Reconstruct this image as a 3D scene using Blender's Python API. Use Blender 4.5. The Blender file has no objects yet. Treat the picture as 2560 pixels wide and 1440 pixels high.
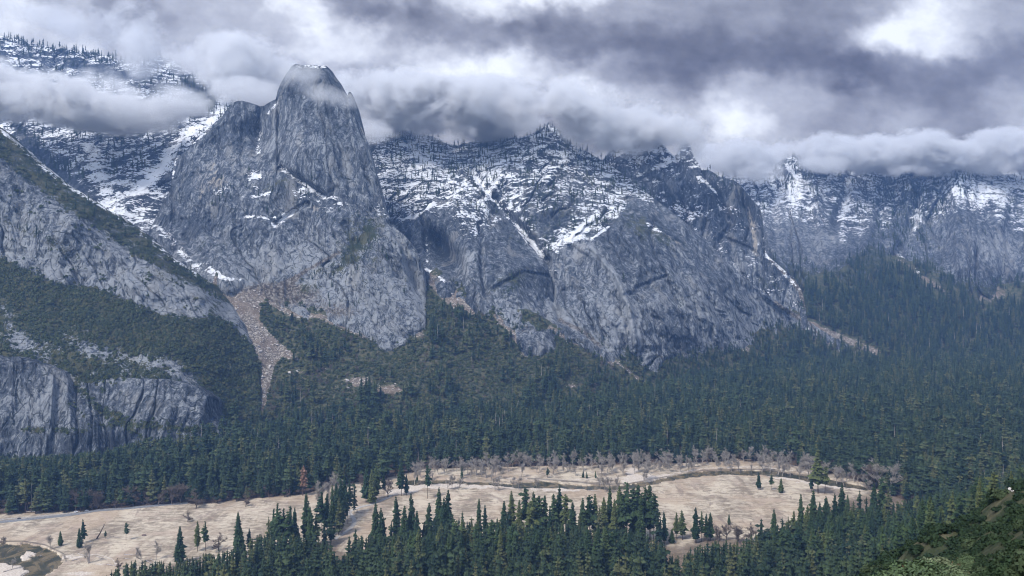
import bpy, math, random
import numpy as np
random.seed(7); RNG = np.random.default_rng(7)
C = bpy.context.scene.collection
EXPOSURE = 1.6; SKY_GAIN = .33; WORLD_STRENGTH = .11; SUN_STRENGTH = 1.5; HAZE = .62e-4; CLOUD_D = 1.6; DENOISE = True
import numpy as _np
AIR = _np.array([.13, .25, .46])
# ---------------------------------------------------------------- camera model
F, U0, V0, H = 2073.0, 1280.0, 646.0, 326.0     # focal (px of 2560), centre, horizon row, eye height above the meadow (m)
def world(u, v, y):
    return (u-U0)/F*y, y, H-(v-V0)/F*y
def floor_y(v):                                  # distance of the flat valley floor seen at row v
    return F*H/(v-V0)
# ---------------------------------------------------------------- noise
_P = np.random.default_rng(3).permutation(256); _P = np.concatenate([_P, _P, _P])
_A = np.random.default_rng(4).uniform(0, 2*np.pi, 256)
_GX, _GY = np.cos(_A).astype(np.float32), np.sin(_A).astype(np.float32)
def pn(x, y, seed=0):
    x = np.asarray(x, np.float32)+seed*17.13; y = np.asarray(y, np.float32)+seed*9.71
    xi = np.floor(x).astype(np.int32); yi = np.floor(y).astype(np.int32)
    xf = x-xi; yf = y-yi; xi &= 255; yi &= 255
    u = xf*xf*xf*(xf*(xf*6-15)+10); w = yf*yf*yf*(yf*(yf*6-15)+10)
    def g(a, b, dx, dy):
        h = _P[_P[a]+b]; return _GX[h]*dx+_GY[h]*dy
    x1 = xi+1; y1 = yi+1; x1 &= 255; y1 &= 255
    a = g(xi, yi, xf, yf); b = g(x1, yi, xf-1, yf); c = g(xi, y1, xf, yf-1); d = g(x1, y1, xf-1, yf-1)
    return 1.5*((a+(b-a)*u)*(1-w)+(c+(d-c)*u)*w)
def fbm(x, y, o=4, seed=0, gain=.5, lac=2.03):
    s = 0; a = 1; t = 0
    for i in range(o):
        s = s+a*pn(x, y, seed+i*3); t += a; a *= gain; x = x*lac; y = y*lac
    return s/t*1.3
def ridged(x, y, o=4, seed=0, gain=.5):
    s = 0; a = 1; t = 0
    for i in range(o):
        s = s+a*(1-np.abs(pn(x, y, seed+i*3))*2); t += a; a *= gain; x = x*2.03; y = y*2.03
    return s/t
def sstep(a, b, x):
    t = np.clip((x-a)/(b-a), 0, 1); return t*t*(3-2*t)
def curve(pts):
    p = np.array(pts, float); return lambda u: np.interp(u, p[:, 0], p[:, 1])
def line_mask(u, v, pts, w, soft=1.0):
    """1 on the polyline, falling to 0 at w photo pixels away"""
    d = np.full(np.shape(u), 1e9)
    for (x0, y0), (x1, y1) in zip(pts[:-1], pts[1:]):
        dx, dy = x1-x0, y1-y0; L = dx*dx+dy*dy+1e-9
        t = np.clip(((u-x0)*dx+(v-y0)*dy)/L, 0, 1)
        d = np.minimum(d, np.hypot(u-x0-t*dx, v-y0-t*dy))
    return 1-sstep(0, w, d) if soft else (d < w)*1.0
def blob(u, v, cu, cv, ru, rv, rot=0):
    r = math.radians(rot); c, s = math.cos(r), math.sin(r)
    a = ((u-cu)*c+(v-cv)*s)/ru; b = (-(u-cu)*s+(v-cv)*c)/rv
    return np.exp(-(a*a+b*b))
def inside(u, v, poly):
    u = np.asarray(u, float); v = np.asarray(v, float); r = np.zeros(u.shape, bool); n = len(poly)
    for i in range(n):
        x0, y0 = poly[i]; x1, y1 = poly[(i+1) % n]
        if y0 == y1: continue
        c = ((y0 > v) != (y1 > v)) & (u < (x1-x0)*(v-y0)/(y1-y0)+x0); r ^= c
    return r
def tps(ctrl):
    """thin-plate interpolation of depth through control points (u, v, depth)"""
    c = np.array(ctrl, float); X = c[:, :2]/500.; n = len(c)
    def phi(r2): return .5*r2*np.log(r2+1e-9)
    K = phi(((X[:, None]-X[None])**2).sum(-1))+np.eye(n)*1e-3
    P = np.hstack([np.ones((n, 1)), X]); A = np.zeros((n+3, n+3)); A[:n, :n] = K; A[:n, n:] = P; A[n:, :n] = P.T
    w = np.linalg.solve(A, np.concatenate([c[:, 2], np.zeros(3)]))
    def f(u, v):
        x = u/500.; y = v/500.; s = w[n]+w[n+1]*x+w[n+2]*y
        for i in range(n): s = s+w[i]*phi((x-X[i, 0])**2+(y-X[i, 1])**2)
        return s
    return f
# ---------------------------------------------------------------- meshes
def tag(o, label=None, cat=None, group=None, kind=None):
    for k, v in (('label', label), ('category', cat), ('group', group), ('kind', kind)):
        if v: o[k] = v
    return o
def raw_mesh(name, V, Fq, mats=None, attrs=None, smooth=True, idx=None):
    """V (n,3); Fq (m,3|4) faces"""
    V = np.ascontiguousarray(V, np.float32); Fq = np.ascontiguousarray(Fq, np.int32)
    me = bpy.data.meshes.new(name); k = Fq.shape[1]
    me.vertices.add(len(V)); me.vertices.foreach_set('co', V.ravel())
    me.loops.add(Fq.size); me.loops.foreach_set('vertex_index', Fq.ravel())
    me.polygons.add(len(Fq)); me.polygons.foreach_set('loop_start', np.arange(0, Fq.size, k, dtype=np.int32))
    me.polygons.foreach_set('use_smooth', np.full(len(Fq), smooth))
    if idx is not None: me.polygons.foreach_set('material_index', np.ascontiguousarray(idx, np.int32))
    me.update(calc_edges=True)
    for k_, a in (attrs or {}).items():
        a = np.asarray(a, np.float32)
        if a.ndim == 2:
            at = me.attributes.new(k_, 'FLOAT_VECTOR', 'POINT'); at.data.foreach_set('vector', a.ravel())
        else:
            at = me.attributes.new(k_, 'FLOAT', 'POINT'); at.data.foreach_set('value', a.ravel())
    for m in mats or []: me.materials.append(m)
    return me
def link(name, me, parent=None):
    o = bpy.data.objects.new(name, me); C.objects.link(o)
    if parent: o.parent = parent
    return o
def grid_faces(nr, nc):
    i = np.arange(nr*nc).reshape(nr, nc)
    return np.stack([i[:-1, :-1], i[:-1, 1:], i[1:, 1:], i[1:, :-1]], -1).reshape(-1, 4)
# ---------------------------------------------------------------- material helper
class NT:
    def __init__(s, name):
        s.m = bpy.data.materials.new(name); s.m.use_nodes = True; s.t = s.m.node_tree; s.n = s.t.nodes; s.l = s.t.links; s.n.clear()
        s.out = s.n.new('ShaderNodeOutputMaterial')
    def put(s, sock, v):
        if isinstance(v, bpy.types.NodeSocket): s.l.new(v, sock)
        elif isinstance(v, (int, float)): sock.default_value = v
        else:
            try: sock.default_value = v
            except Exception: sock.default_value = tuple(v)[:3]
    def math(s, op, a, b=0., c=0., clamp=False):
        n = s.n.new('ShaderNodeMath'); n.operation = op; n.use_clamp = clamp
        for i, x in enumerate((a, b, c)): s.put(n.inputs[i], x)
        return n.outputs[0]
    def attr(s, name, vec=False):
        n = s.n.new('ShaderNodeAttribute'); n.attribute_name = name; return n.outputs['Color' if vec else 'Fac']
    def pos(s): return s.n.new('ShaderNodeNewGeometry').outputs['Position']
    def nz(s):
        g = s.n.new('ShaderNodeNewGeometry'); x = s.n.new('ShaderNodeSeparateXYZ'); s.l.new(g.outputs['Normal'], x.inputs[0]); return x.outputs[2]
    def map(s, vec, scale, rot=(0, 0, 0)):
        n = s.n.new('ShaderNodeMapping'); s.put(n.inputs[0], vec); n.inputs['Scale'].default_value = scale; n.inputs['Rotation'].default_value = rot; return n.outputs[0]
    def noise(s, vec, scale, detail=4, rough=.55, dist=0.):
        n = s.n.new('ShaderNodeTexNoise'); s.put(n.inputs['Vector'], vec); n.inputs['Scale'].default_value = scale
        n.inputs['Detail'].default_value = detail; n.inputs['Roughness'].default_value = rough; n.inputs['Distortion'].default_value = dist
        return n.outputs['Fac']
    def voro(s, vec, scale, feature='F1', out='Distance'):
        n = s.n.new('ShaderNodeTexVoronoi'); n.feature = feature; s.put(n.inputs['Vector'], vec); n.inputs['Scale'].default_value = scale
        return n.outputs[out]
    def smooth(s, x, a, b, lo=0., hi=1.):
        n = s.n.new('ShaderNodeMapRange'); n.interpolation_type = 'SMOOTHSTEP'; s.put(n.inputs[0], x)
        n.inputs[1].default_value = a; n.inputs[2].default_value = b; n.inputs[3].default_value = lo; n.inputs[4].default_value = hi; return n.outputs[0]
    def mix(s, f, a, b, mode='MIX'):
        n = s.n.new('ShaderNodeMix'); n.data_type = 'RGBA'; n.blend_type = mode
        s.put(n.inputs[0], f); s.put(n.inputs[6], a if not isinstance(a, tuple) else (*a, 1)); s.put(n.inputs[7], b if not isinstance(b, tuple) else (*b, 1))
        return n.outputs[2]
    def bump(s, h, dist, strength=1.):
        n = s.n.new('ShaderNodeBump'); n.inputs['Distance'].default_value = dist; n.inputs['Strength'].default_value = strength; s.put(n.inputs['Height'], h); return n.outputs[0]
    def bsdf(s, col, rough=.9, normal=None, spec=.2, **kw):
        n = s.n.new('ShaderNodeBsdfPrincipled'); s.put(n.inputs['Base Color'], col if not isinstance(col, tuple) else (*col, 1)); s.put(n.inputs['Roughness'], rough)
        n.inputs['Specular IOR Level'].default_value = spec
        if normal is not None: s.l.new(normal, n.inputs['Normal'])
        for k, v in kw.items(): s.put(n.inputs[k], v)
        s.l.new(n.outputs[0], s.out.inputs['Surface']); return n
# ================================================================ TERRAIN
Vb = curve([(-1600,1150),(0,1150),(500,1120),(700,1085),(1000,1075),(1200,1060),(1400,1040),(1600,1000),(1800,960),(2000,930),(2300,918),(2560,905),(4200,905)])
SL = curve([(0,.65),(1880,.65),(2080,.55)])
Vc = curve([(-1600,1120),(0,1140),(380,1130),(470,1000),(540,700),(600,700),(700,745),(780,790),(830,800),(900,830),(1000,850),(1035,835),(1055,790),(1075,700),(1090,690),(1150,720),(1200,760),
            (1300,800),(1400,830),(1500,860),(1620,905),(1700,900),(1800,870),(1870,850),(1950,800),(2000,775),(2012,775)])
VcF = curve([(1850,650),(1940,670),(2000,705),(2060,692),(2120,665),(2200,645),(2280,655),(2340,695),(2450,722),(2560,722),(4200,720)])
def talusY(u, v):
    yb = floor_y(Vb(u)); s = SL(u); return (H+s*yb)/(s+(v-V0)/F)
def near_slope(x, y):
    z = 309-.7*(y-45)+.67*(x-26)
    z = np.minimum(z, 312+.45*np.maximum(y-28, 0)+.15*np.maximum(x-15, 0)+.2*np.maximum(-y, 0))      # a small terrace under the viewpoint
    return z+np.where(y > 60, fbm(x/60, y/60, 4, 31)*14+fbm(x/14, y/14, 3, 37)*3, 0)*np.clip((y-60)/100, 0, 1)
river_l = [(-60,1356),(30,1357),(60,1358),(95,1362),(112,1368),(128,1374),(140,1380),(152,1390),(158,1402),(150,1412),(140,1420),(120,1434),(100,1447),(80,1460),(-60,1470)]
sandbar_l = [(-60,1404),(0,1402),(30,1411),(58,1416),(68,1425),(60,1436),(52,1450),(-60,1470)]
islet_l = [(52,1388),(72,1378),(92,1381),(86,1390),(70,1398),(56,1397)]
river_r = [(1000,1211),(1020,1199),(1110,1198),(1200,1203),(1290,1209),(1350,1200),(1382,1204),(1440,1211),(1500,1213),(1560,1212),(1640,1198),(1700,1184),(1760,1177),(1840,1174),(1930,1176),(2000,1186),(2060,1194),(2120,1206),(2200,1222),
           (2170,1226),(2090,1216),(2040,1206),(1980,1196),(1900,1187),(1810,1186),(1720,1194),(1660,1205),(1600,1219),(1540,1224),(1470,1224),(1390,1220),(1290,1219),(1200,1212),(1120,1208),(1030,1214)]
sand_r = [(960,1236),(985,1222),(1030,1214),(1120,1209),(1200,1213),(1290,1217),(1380,1221),(1460,1225),(1440,1226),(1380,1228),(1300,1222),(1180,1219),(1060,1221),(1010,1236)]
sand_m = [(1545,1212),(1555,1198),(1565,1185),(1570,1172),(1590,1174),(1600,1186),(1660,1190),(1690,1185),(1640,1198),(1580,1207)]
sand_f = [(1895,1186),(1960,1190),(2020,1200),(2060,1208),(2090,1214),(2130,1219),(2180,1225),(2140,1226),(2080,1219),(2020,1210),(1960,1199)]
treeline = curve([(-400,1296),(0,1290),(60,1287),(160,1283),(260,1278),(330,1272),(420,1263),(520,1263),(600,1252),(680,1247),(760,1240),(850,1215),(960,1200),(1020,1186),(1060,1172),(1200,1168),(1400,1165),(1500,1163),(1600,1160),(1700,1158),(1850,1152),(1950,1155),(2050,1180),(2150,1206),(2220,1240),(2400,1300),(3000,1300)])
frontline = curve([(-400,1560),(240,1560),(290,1470),(380,1436),(440,1405),(560,1404),(600,1395),(680,1375),(760,1360),(800,1350),(840,1365),(880,1385),(950,1370),(1060,1352),(1200,1345),(1400,1335),(1550,1345),(1640,1352),(1700,1362),(1780,1340),(1900,1345),(1960,1330),(2020,1285),(2080,1255),(2160,1232),(2300,1220),(3000,1220)])
def ground_z(x, y, detail=True):
    u = U0+F*x/np.maximum(y, 1.); yb = floor_y(Vb(u)); s = SL(u)
    vc = np.where(u < 1996, Vc(u), np.where(u > 2030, VcF(u), Vc(u)+(VcF(u)-Vc(u))*np.clip((u-1996)/34, 0, 1)))
    Yc = (H+s*yb)/(s+(vc-V0)/F)
    d = y-yb; t = s*(np.sqrt(d*d+60**2)+d)/2-8
    zt = np.minimum(np.maximum(t, 0), s*np.maximum(Yc-yb, 0)+12)
    w = np.clip((y-yb-30)/200, 0, 1)
    zt = zt+w*(fbm(x/160, y/220, 4, 11)*22+fbm(x/35, y/45, 3, 13)*6)
    # talus crest running down from the far cliff
    vf = V0+F*(H-zt)/np.maximum(y, 1.)
    zt = zt+14*line_mask(u, vf, [(1945,765),(2000,795),(2080,835),(2200,885)], 26)*w
    zf = fbm(x/90, y/60, 4, 5)*1.1*(y > 500)
    v = V0+F*H/np.maximum(y, 400)
    if detail:
        v = v+fbm(x/14, y/14, 3, 405)*2.6*(1+1.6*(u < 400)); u_ = u+fbm(x/14, y/14, 3, 401)*9*(u < 400); u = u_; rv = inside(u, v, river_l) & ~inside(u, v, sandbar_l) & ~inside(u, v, islet_l) | inside(u, v, river_r)
        rv &= y > 600
        zf = np.where(rv, -2.6, zf)
    z = np.where(zt > .5, np.maximum(zt, zf), zf)
    return np.maximum(z, near_slope(x, y)), zt
M = {}
def rock_material(name, dark, mid, light, warm=0.):
    t = NT(name); p = t.pos()
    warp = t.noise(p, .008, 3)
    n = t.n.new('ShaderNodeVectorMath'); n.operation = 'MULTIPLY_ADD'; t.put(n.inputs[0], t.noise(p, .012, 3)); n.inputs[1].default_value = (50, 50, 20); t.l.new(p, n.inputs[2]); pw = n.outputs[0]
    st = t.noise(t.map(pw, (1, 1, .14)), .085, 7, .68)              # vertical water streaks
    st2 = t.noise(t.map(pw, (1, 1, .09)), .3, 5, .7)
    big = t.noise(t.map(p, (1, 1, .6)), .006, 4, .6)
    fine = t.noise(p, .17, 6, .8)
    k = t.math('ADD', t.math('MULTIPLY', st, .50), t.math('MULTIPLY', st2, .34)); k = t.math('ADD', k, t.math('MULTIPLY', big, .26)); k = t.math('ADD', k, t.math('MULTIPLY', fine, .36))
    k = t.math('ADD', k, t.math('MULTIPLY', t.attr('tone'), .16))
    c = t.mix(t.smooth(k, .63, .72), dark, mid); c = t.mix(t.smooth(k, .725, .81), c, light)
    wst = t.noise(t.map(pw, (1, 1, .05)), .05, 5, .6); c = t.mix(t.smooth(wst, .54, .64, 0, .62), c, (.030, .034, .042))      # dark water streaks
    pal = t.noise(t.map(pw, (1, 1, .3)), .018, 4, .6); c = t.mix(t.smooth(pal, .56, .68, 0, .45), c, (.33, .325, .31))      # paler fresh faces
    tan = t.smooth(t.math('ADD', t.attr('tan'), t.math('MULTIPLY', t.math('SUBTRACT', st, .5), 2.2)), .5, .95)
    c = t.mix(tan, c, (.36, .325, .275))
    # thin joints and cracks
    cr = t.voro(t.map(pw, (1, 1, .22)), .05, 'DISTANCE_TO_EDGE')
    crk = t.smooth(cr, .0, .05, 1, 0); crk = t.math('MULTIPLY', crk, t.smooth(fine, .42, .6))
    c = t.mix(t.math('MULTIPLY', crk, .85), c, (.015, .036, .04))
    # brown and grey rubble
    bou = t.voro(p, .22, 'F1', 'Color'); bx = t.n.new('ShaderNodeSeparateColor'); t.l.new(bou, bx.inputs[0])
    scree_c = t.mix(t.smooth(t.math('ADD', t.math('MULTIPLY', bx.outputs[0], .5), t.math('MULTIPLY', fine, .6)), .45, .8), (.10, .084, .070), (.27, .25, .225))
    sc = t.smooth(t.math('ADD', t.attr('scree'), t.math('MULTIPLY', t.math('SUBTRACT', fine, .5), 1.1)), .35, .6)
    c = t.mix(sc, c, scree_c)
    # brush and moss on ledges
    vn = t.math('ADD', t.math('MULTIPLY', t.noise(p, .045, 5, .65), .6), t.math('MULTIPLY', t.noise(p, .28, 3, .6), .45))
    vg = t.smooth(t.math('ADD', t.attr('veg'), t.math('MULTIPLY', t.math('SUBTRACT', vn, .52), 2.6)), .45, .62)
    grass = t.mix(t.smooth(t.noise(p, .03, 4), .4, .62), (.034, .046, .024), (.085, .086, .046))
    c = t.mix(vg, c, grass)
    # snow lying on whatever is flat enough
    sn = t.math('ADD', t.math('MULTIPLY', t.noise(t.map(p, (.55, 1, 1.5), (0, .6, 0)), .03, 5, .72), 1.5), t.math('MULTIPLY', t.noise(t.map(p, (.6, 1, 1.4), (0, .6, 0)), .15, 4, .66), 1.15))
    sv = t.math('ADD', t.attr('snow'), t.math('MULTIPLY', t.math('SUBTRACT', sn, 1.33), 2.3))
    sv = t.math('ADD', sv, t.math('MULTIPLY', t.math('SUBTRACT', t.nz(), .55), .5))
    sm = t.math('MULTIPLY', t.smooth(sv, .5, .58), t.smooth(t.attr('snow'), .02, .12))
    c = t.mix(sm, c, (.86, .88, .92))
    h = t.math('ADD', t.math('MULTIPLY', st, .5), t.math('MULTIPLY', fine, .5)); h = t.math('SUBTRACT', h, t.math('MULTIPLY', crk, .5)); h = t.math('ADD', h, t.math('MULTIPLY', sm, .1))
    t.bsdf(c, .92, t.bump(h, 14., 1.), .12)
    return t.m
M['rock'] = rock_material('granite', (.022, .028, .038), (.092, .105, .127), (.275, .29, .31))
LAYERS = {}
def make_layer(name, label, cat, top, bottom, ctrl, relief, masks, du=2.6, dv=2.6, jag=5., back=260):
    T = curve(top); B = curve(bottom); u0, u1 = top[0][0], top[-1][0]
    nc = int((u1-u0)/du)+1; us = np.linspace(u0, u1, nc)
    tv = T(us)+fbm(us/38., us*0+3.3, 4, len(name))*jag+fbm(us/9., us*0+1.1, 2, 5)*jag*.35
    bv = np.maximum(B(us), tv+8)
    nr = int(np.max(bv-tv)/dv)+1
    t = np.linspace(0, 1, nr)[:, None]
    U = np.broadcast_to(us, (nr, nc)); V = bv+(tv-bv)*t
    D = tps(ctrl)(U, V)
    D = D+relief(U, V, D)
    X, Y, Z = world(U, V, D)
    # the far side: falls away behind the crest
    rows = [np.stack([X, Y, Z], -1).astype(np.float32)]; last = rows[0][-1]
    for k, (b, dz) in enumerate([(.04, -.5), (.12, -5), (.3, -22), (.6, -60), (1., -140)]):
        q = last.copy(); q[:, 1] += b*back; q[:, 2] += dz+fbm(us/20., us*0+k*1.7, 3, 9)*4*k; rows.append(q[None])
    Vx = np.concatenate(rows, 0); n2 = Vx.shape[0]
    Ue = np.concatenate([U, np.broadcast_to(us, (n2-nr, nc))]); Ve = np.concatenate([V, np.broadcast_to(tv, (n2-nr, nc))])
    A = masks(Ue, Ve)
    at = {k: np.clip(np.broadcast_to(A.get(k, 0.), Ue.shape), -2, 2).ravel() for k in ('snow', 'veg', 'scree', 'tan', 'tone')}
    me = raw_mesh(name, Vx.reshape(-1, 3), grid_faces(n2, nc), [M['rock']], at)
    o = tag(link(name, me), label, cat, kind='structure')
    tree = A.get('tree')
    LAYERS[name] = dict(V=Vx[:nr], U=U, Vv=V, tree=None if tree is None else np.broadcast_to(tree, Ue.shape)[:nr], scrub=None if A.get('scrub') is None else np.broadcast_to(A['scrub'], Ue.shape)[:nr])
    return o
def crag(amp, su=1., sv=1., lean=0., seed=0, blocky=.5, ledge=1.):
    """depth relief of a granite face: ribs and grooves that run down the face, slabs with sharp edges, and fine fracture"""
    def f(U, V, D):
        k = float(np.median(D))/2200.; x = U*k/su; z = V*k/sv; x = x+lean*V*k
        x = x+fbm(x/120, z/160, 3, seed)*30
        r = (ridged(x/150, z/420, 4, seed+1)-.5)*-2.0
        r2 = (ridged(x/46, z/210, 3, seed+2)-.5)*-.75
        n = fbm(x/70, z/110, 3, seed+4); n = fbm(x/52, z/150, 3, seed+4); st = (np.floor(n*4)+sstep(.0, .3, n*4-np.floor(n*4)))/4       # slabs
        b = fbm(x/17, z/30, 4, seed+5, .6)*.34
        led = fbm(x/60+z/90, z/38, 4, seed+7)*.4*(.4+sstep(-.2, .4, pn(x/200, z/200, seed+9)))
        ck = pn(x/58+fbm(x/40, z/60, 2, seed+11)*.25, z/620, seed+12); ck = sstep(.07, .0, np.abs(ck))*sstep(-.1, .25, pn(x/170, z/190, seed+13))*1.1      # long open joints
        return amp*(r+r2+st*2.2*blocky+b+led*ledge+ck)*k
    return f
def pick(*items): return lambda U, V: sum(i(U, V) for i in items)
def L_(pts, w, s=1.): return lambda U, V: s*line_mask(U, V, pts, w)
def B_(cu, cv, ru, rv, s=1., rot=0): return lambda U, V: s*blob(U, V, cu, cv, ru, rv, rot)
def msum(U, V, *items):
    r = np.zeros(U.shape)
    for i in items: r = r+i(U, V)
    return r

# ---- far ridge and snow bowl on the left
top = [(-260,70),(-100,88),(0,92),(60,97),(70,106),(130,119),(200,127),(280,142),(300,152),(385,145),(400,137),(430,150),(480,182),(520,192),(560,214),(600,228),(640,300),(700,420)]
ctrl = [(-200,90,3300),(0,100,3300),(300,155,3300),(480,190,3250),(560,230,3000),(0,200,3100),(200,230,3050),(400,260,2850),(0,330,2750),(200,350,2650),(330,360,2600),(480,320,2620),(560,300,2640),(250,440,2430),(330,500,2320),(430,440,2420),(430,540,2240),(350,560,2180),(470,640,2060),(540,710,1985),(100,500,2450),(0,500,2500),(640,420,2500),(640,650,2150)]
def m(U, V):
    sn = .36+.0*U
    sn = sn-.34*blob(U, V, 250, 175, 190, 26, 12)+.5*line_mask(U, V, [(560,255),(530,300),(470,335),(430,375),(395,430),(340,480)], 26)+.28*line_mask(U, V, [(225,370),(250,440),(280,520),(350,545),(420,620)], 26)
    sn = sn-.35*line_mask(U, V, [(50,330),(130,420),(200,470),(235,530)], 34)-.15*blob(U, V, 390, 500, 60, 30)-.3*line_mask(U, V, [(470,210),(540,250),(500,300)], 34)
    sn = np.where(V > 600, sn-.2, sn)-.5*sstep(650, 700, V)
    tr = .3*sstep(.35, -.1, fbm(U/26, V/50, 3, 8))*(V < 460)
    tr = tr+1.1*line_mask(U, V, [(-200,92),(0,100),(70,112),(200,132),(300,155),(390,150)], 22)+.9*line_mask(U, V, [(470,225),(520,255),(545,285)], 40)+1.1*blob(U, V, 380, 300, 140, 28)+.7*line_mask(U, V, [(40,310),(110,400),(190,440)], 36)+.6*blob(U, V, 255, 330, 60, 30)
    tr = tr-.9*line_mask(U, V, [(560,255),(530,300),(470,335),(430,375),(395,430),(340,480)], 20)-.6*line_mask(U, V, [(225,370),(250,440),(280,520)], 18)
    return dict(snow=sn, tree=np.clip(tr, 0, 2), tone=-.4, scree=.5*sstep(610, 690, V))
make_layer('snowy_ridge', 'high snowy ridge with a bowl of snow and conifers behind the tall rock tower', 'ridge', top, [(-260,640),(400,700),(560,760),(700,780)], ctrl, crag(14, 1.4, .8, .5, 40, .35), m, jag=7)
# ---- tall rock tower
top = [(330,640),(372,575),(392,540),(404,512),(427,475),(431,430),(438,398),(455,384),(470,371),(495,346),(520,322),(540,303),(556,289),(566,276),(576,262),(588,254),(604,252),(622,256),(650,266),(660,264),(676,255),(690,248),(694,228),(702,207),(714,188),(728,167),(738,161),(760,162),(780,161),(800,164),(816,165),(830,178),(850,205),(866,233),(869,240),(872,229),(878,230),(884,243),(889,272),(896,297),(906,326),(916,352),(924,387),(937,427),(950,480),(958,514),(972,540),(990,572),(1012,590),(1038,622),(1052,655),(1060,688),(1066,740),(1062,790),(1066,862),(1072,930)]
ctrl = [(430,450,2150),(400,560,2080),(560,250,2260),(600,300,2190),(500,360,2180),(600,600,1990),(900,600,1975),(1000,640,1950),(950,500,2040),(850,490,2030),(740,450,2040),(780,300,2110),(880,290,2160),(700,250,2165),(780,162,2200),(600,450,2080),(640,330,2230),(840,170,2210),(900,350,2110),(700,380,2080),(340,640,2050),(1058,700,1990),(930,700,1900)]
ctrl += [(u, float(Vc(u)), float(talusY(u, Vc(u)))-4) for u in (560,640,700,780,860,940,1000,1040)]
ctrl += [(u, 980, float(talusY(u, Vc(u)))-40) for u in (560,700,860,1060)]
c0 = crag(9, 1., 1., 0, 50, .55); c1 = crag(17, 1.2, .9, -.35, 53, .6)
def rel(U, V, D):
    w = sstep(430, 520, V); r = c0(U, V, D)*(1-w)+c1(U, V, D)*w
    for pts, wd, a in (([(652,262),(645,330),(640,420),(655,470)], 13, 11), ([(600,235),(606,330),(604,430)], 7, 6), ([(548,320),(552,470)], 6, 7), ([(870,245),(880,330),(905,430),(925,520)], 9, -10), ([(575,240),(560,300),(500,360)], 10, -6),
                       ([(815,250),(830,340),(850,420)], 6, 7), ([(700,420),(735,440),(770,462),(810,490)], 12, 22), ([(690,560),(740,525),(770,508)], 10, 20), ([(980,560),(1010,620),(1045,720)], 14, 20), ([(860,560),(890,640),(905,740),(950,830)], 12, 12), ([(600,560),(640,640)], 14, 12), ([(716,700),(720,760)], 10, 10)):
        r = r+a*line_mask(U, V, pts, wd)
    # rounded edges of the tower
    r = r+46*sstep(34, 0, V-curve(top)(U))*sstep(640, 700, U)*sstep(960, 880, U)
    r = r+20*sstep(60, 0, (U-690))*sstep(640, 690, U)*sstep(470, 380, V)*sstep(690, 691, U)
    return r
def m(U, V):
    sn = msum(U, V, L_([(700,415),(735,440),(770,462),(810,492)], 11, .62), L_([(688,560),(712,540),(765,507)], 12, 1.2), L_([(640,470),(620,445),(650,440)], 10, .5), L_([(560,490),(640,492),(680,480)], 7, .38),
              B_(760,478,40,14,.55), B_(640,440,22,10,.6), L_([(610,540),(690,545)], 7, .6), L_([(640,285),(652,330),(645,380)], 9, .5), L_([(655,300),(690,262)], 7, .6), L_([(515,660),(560,695),(600,700)], 8, .4),
              B_(780,165,40,5,.4), L_([(575,240),(560,280),(500,345),(440,390),(432,440)], 7, .75), B_(850,510,14,5,.6), L_([(380,560),(430,600),(480,660),(560,695)], 14, .55), L_([(545,690),(580,700)], 8, .9), B_(950,500,25,40,.3), B_(820,505,25,20,.25), B_(560,470,60,25,.12))
    tan = msum(U, V, B_(530,420,40,75,.5), B_(600,380,28,60,.45), B_(500,480,25,40,.4), B_(790,520,22,18,.75), B_(438,530,14,14,.7), B_(905,325,9,18,.8), B_(735,290,28,22,.4), B_(855,300,14,30,.4), B_(715,415,20,10,.5), B_(560,455,35,25,.3), B_(838,540,10,20,.4), B_(900,420,20,70,.18))
    tone = .2*sstep(420, 300, V)*0+.55*sstep(520, 780, V)-.35*blob(U, V, 770, 200, 70, 45)+.3*blob(U, V, 930, 420, 60, 140)+.6*line_mask(U, V, [(985,580),(1020,640),(1050,720),(1060,780)], 30)+.3*blob(U, V, 720, 650, 110, 60)
    vg = .05+.34*blob(U, V, 700, 470, 130, 40)+.34*blob(U, V, 900, 600, 60, 90)+.3*line_mask(U, V, [(760,720),(860,650),(960,540)], 40)+.2*blob(U, V, 560, 600, 90, 60)+.12*sstep(500, 700, V)
    tr = .55*blob(U, V, 790, 470, 50, 24)+.5*blob(U, V, 590, 500, 70, 40)+.5*blob(U, V, 900, 560, 50, 60)+.35*blob(U, V, 850, 680, 70, 70)+.9*line_mask(U, V, [(660,262),(690,250)], 7)+.35*blob(U, V, 1000, 650, 40, 60)
    scr = .9*blob(U, V, 690, 730, 120, 40)*sstep(660, 730, V)+.5*blob(U, V, 850, 780, 90, 30)+.6*line_mask(U, V, [(700,720),(760,680),(850,630)], 14)
    return dict(snow=sn, tan=tan, tone=tone, veg=vg, scree=scr, tree=tr*.3)
make_layer('rock_tower', 'tall blunt granite tower with flat summit standing above the left of the valley', 'rock tower', top, [(330,760),(560,980),(1072,980)], ctrl, rel, m, jag=2.5)
# ---- lower left mountain: brushy crest, grey cliff, wooded bench
top = [(-300,120),(-120,240),(0,322),(34,354),(67,386),(118,427),(161,460),(200,480),(235,507),(285,534),(336,567),(370,592),(420,638),(487,684),(524,710),(554,741),(578,768),(598,806),(615,838),(634,880),(644,925),(650,1010),(656,1090),(664,1150)]
tY = lambda u, v, d=12: (u, v, float(talusY(u, v))-d)
ctrl = [(-250,900,1430),(0,900,1440),(200,900,1452),(400,925,1462),(520,965,1500),(0,1100,1400),(400,1100,1430),(0,640,1640),(200,705,1625),(400,780,1610),(540,792,1690),(-250,600,1640),(0,440,1690),(200,545,1680),(400,690,1665),(500,745,1700),(0,322,1810),(118,427,1800),(235,507,1790),(370,592,1790),(487,684,1800),(554,741,1810),(-250,160,1900),tY(600,850,20),tY(600,950),tY(560,1050,20),tY(640,1000,6),tY(640,900,8),tY(650,1080,5)]
c0 = crag(13, 1., 1., -.45, 60, .7)
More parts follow.
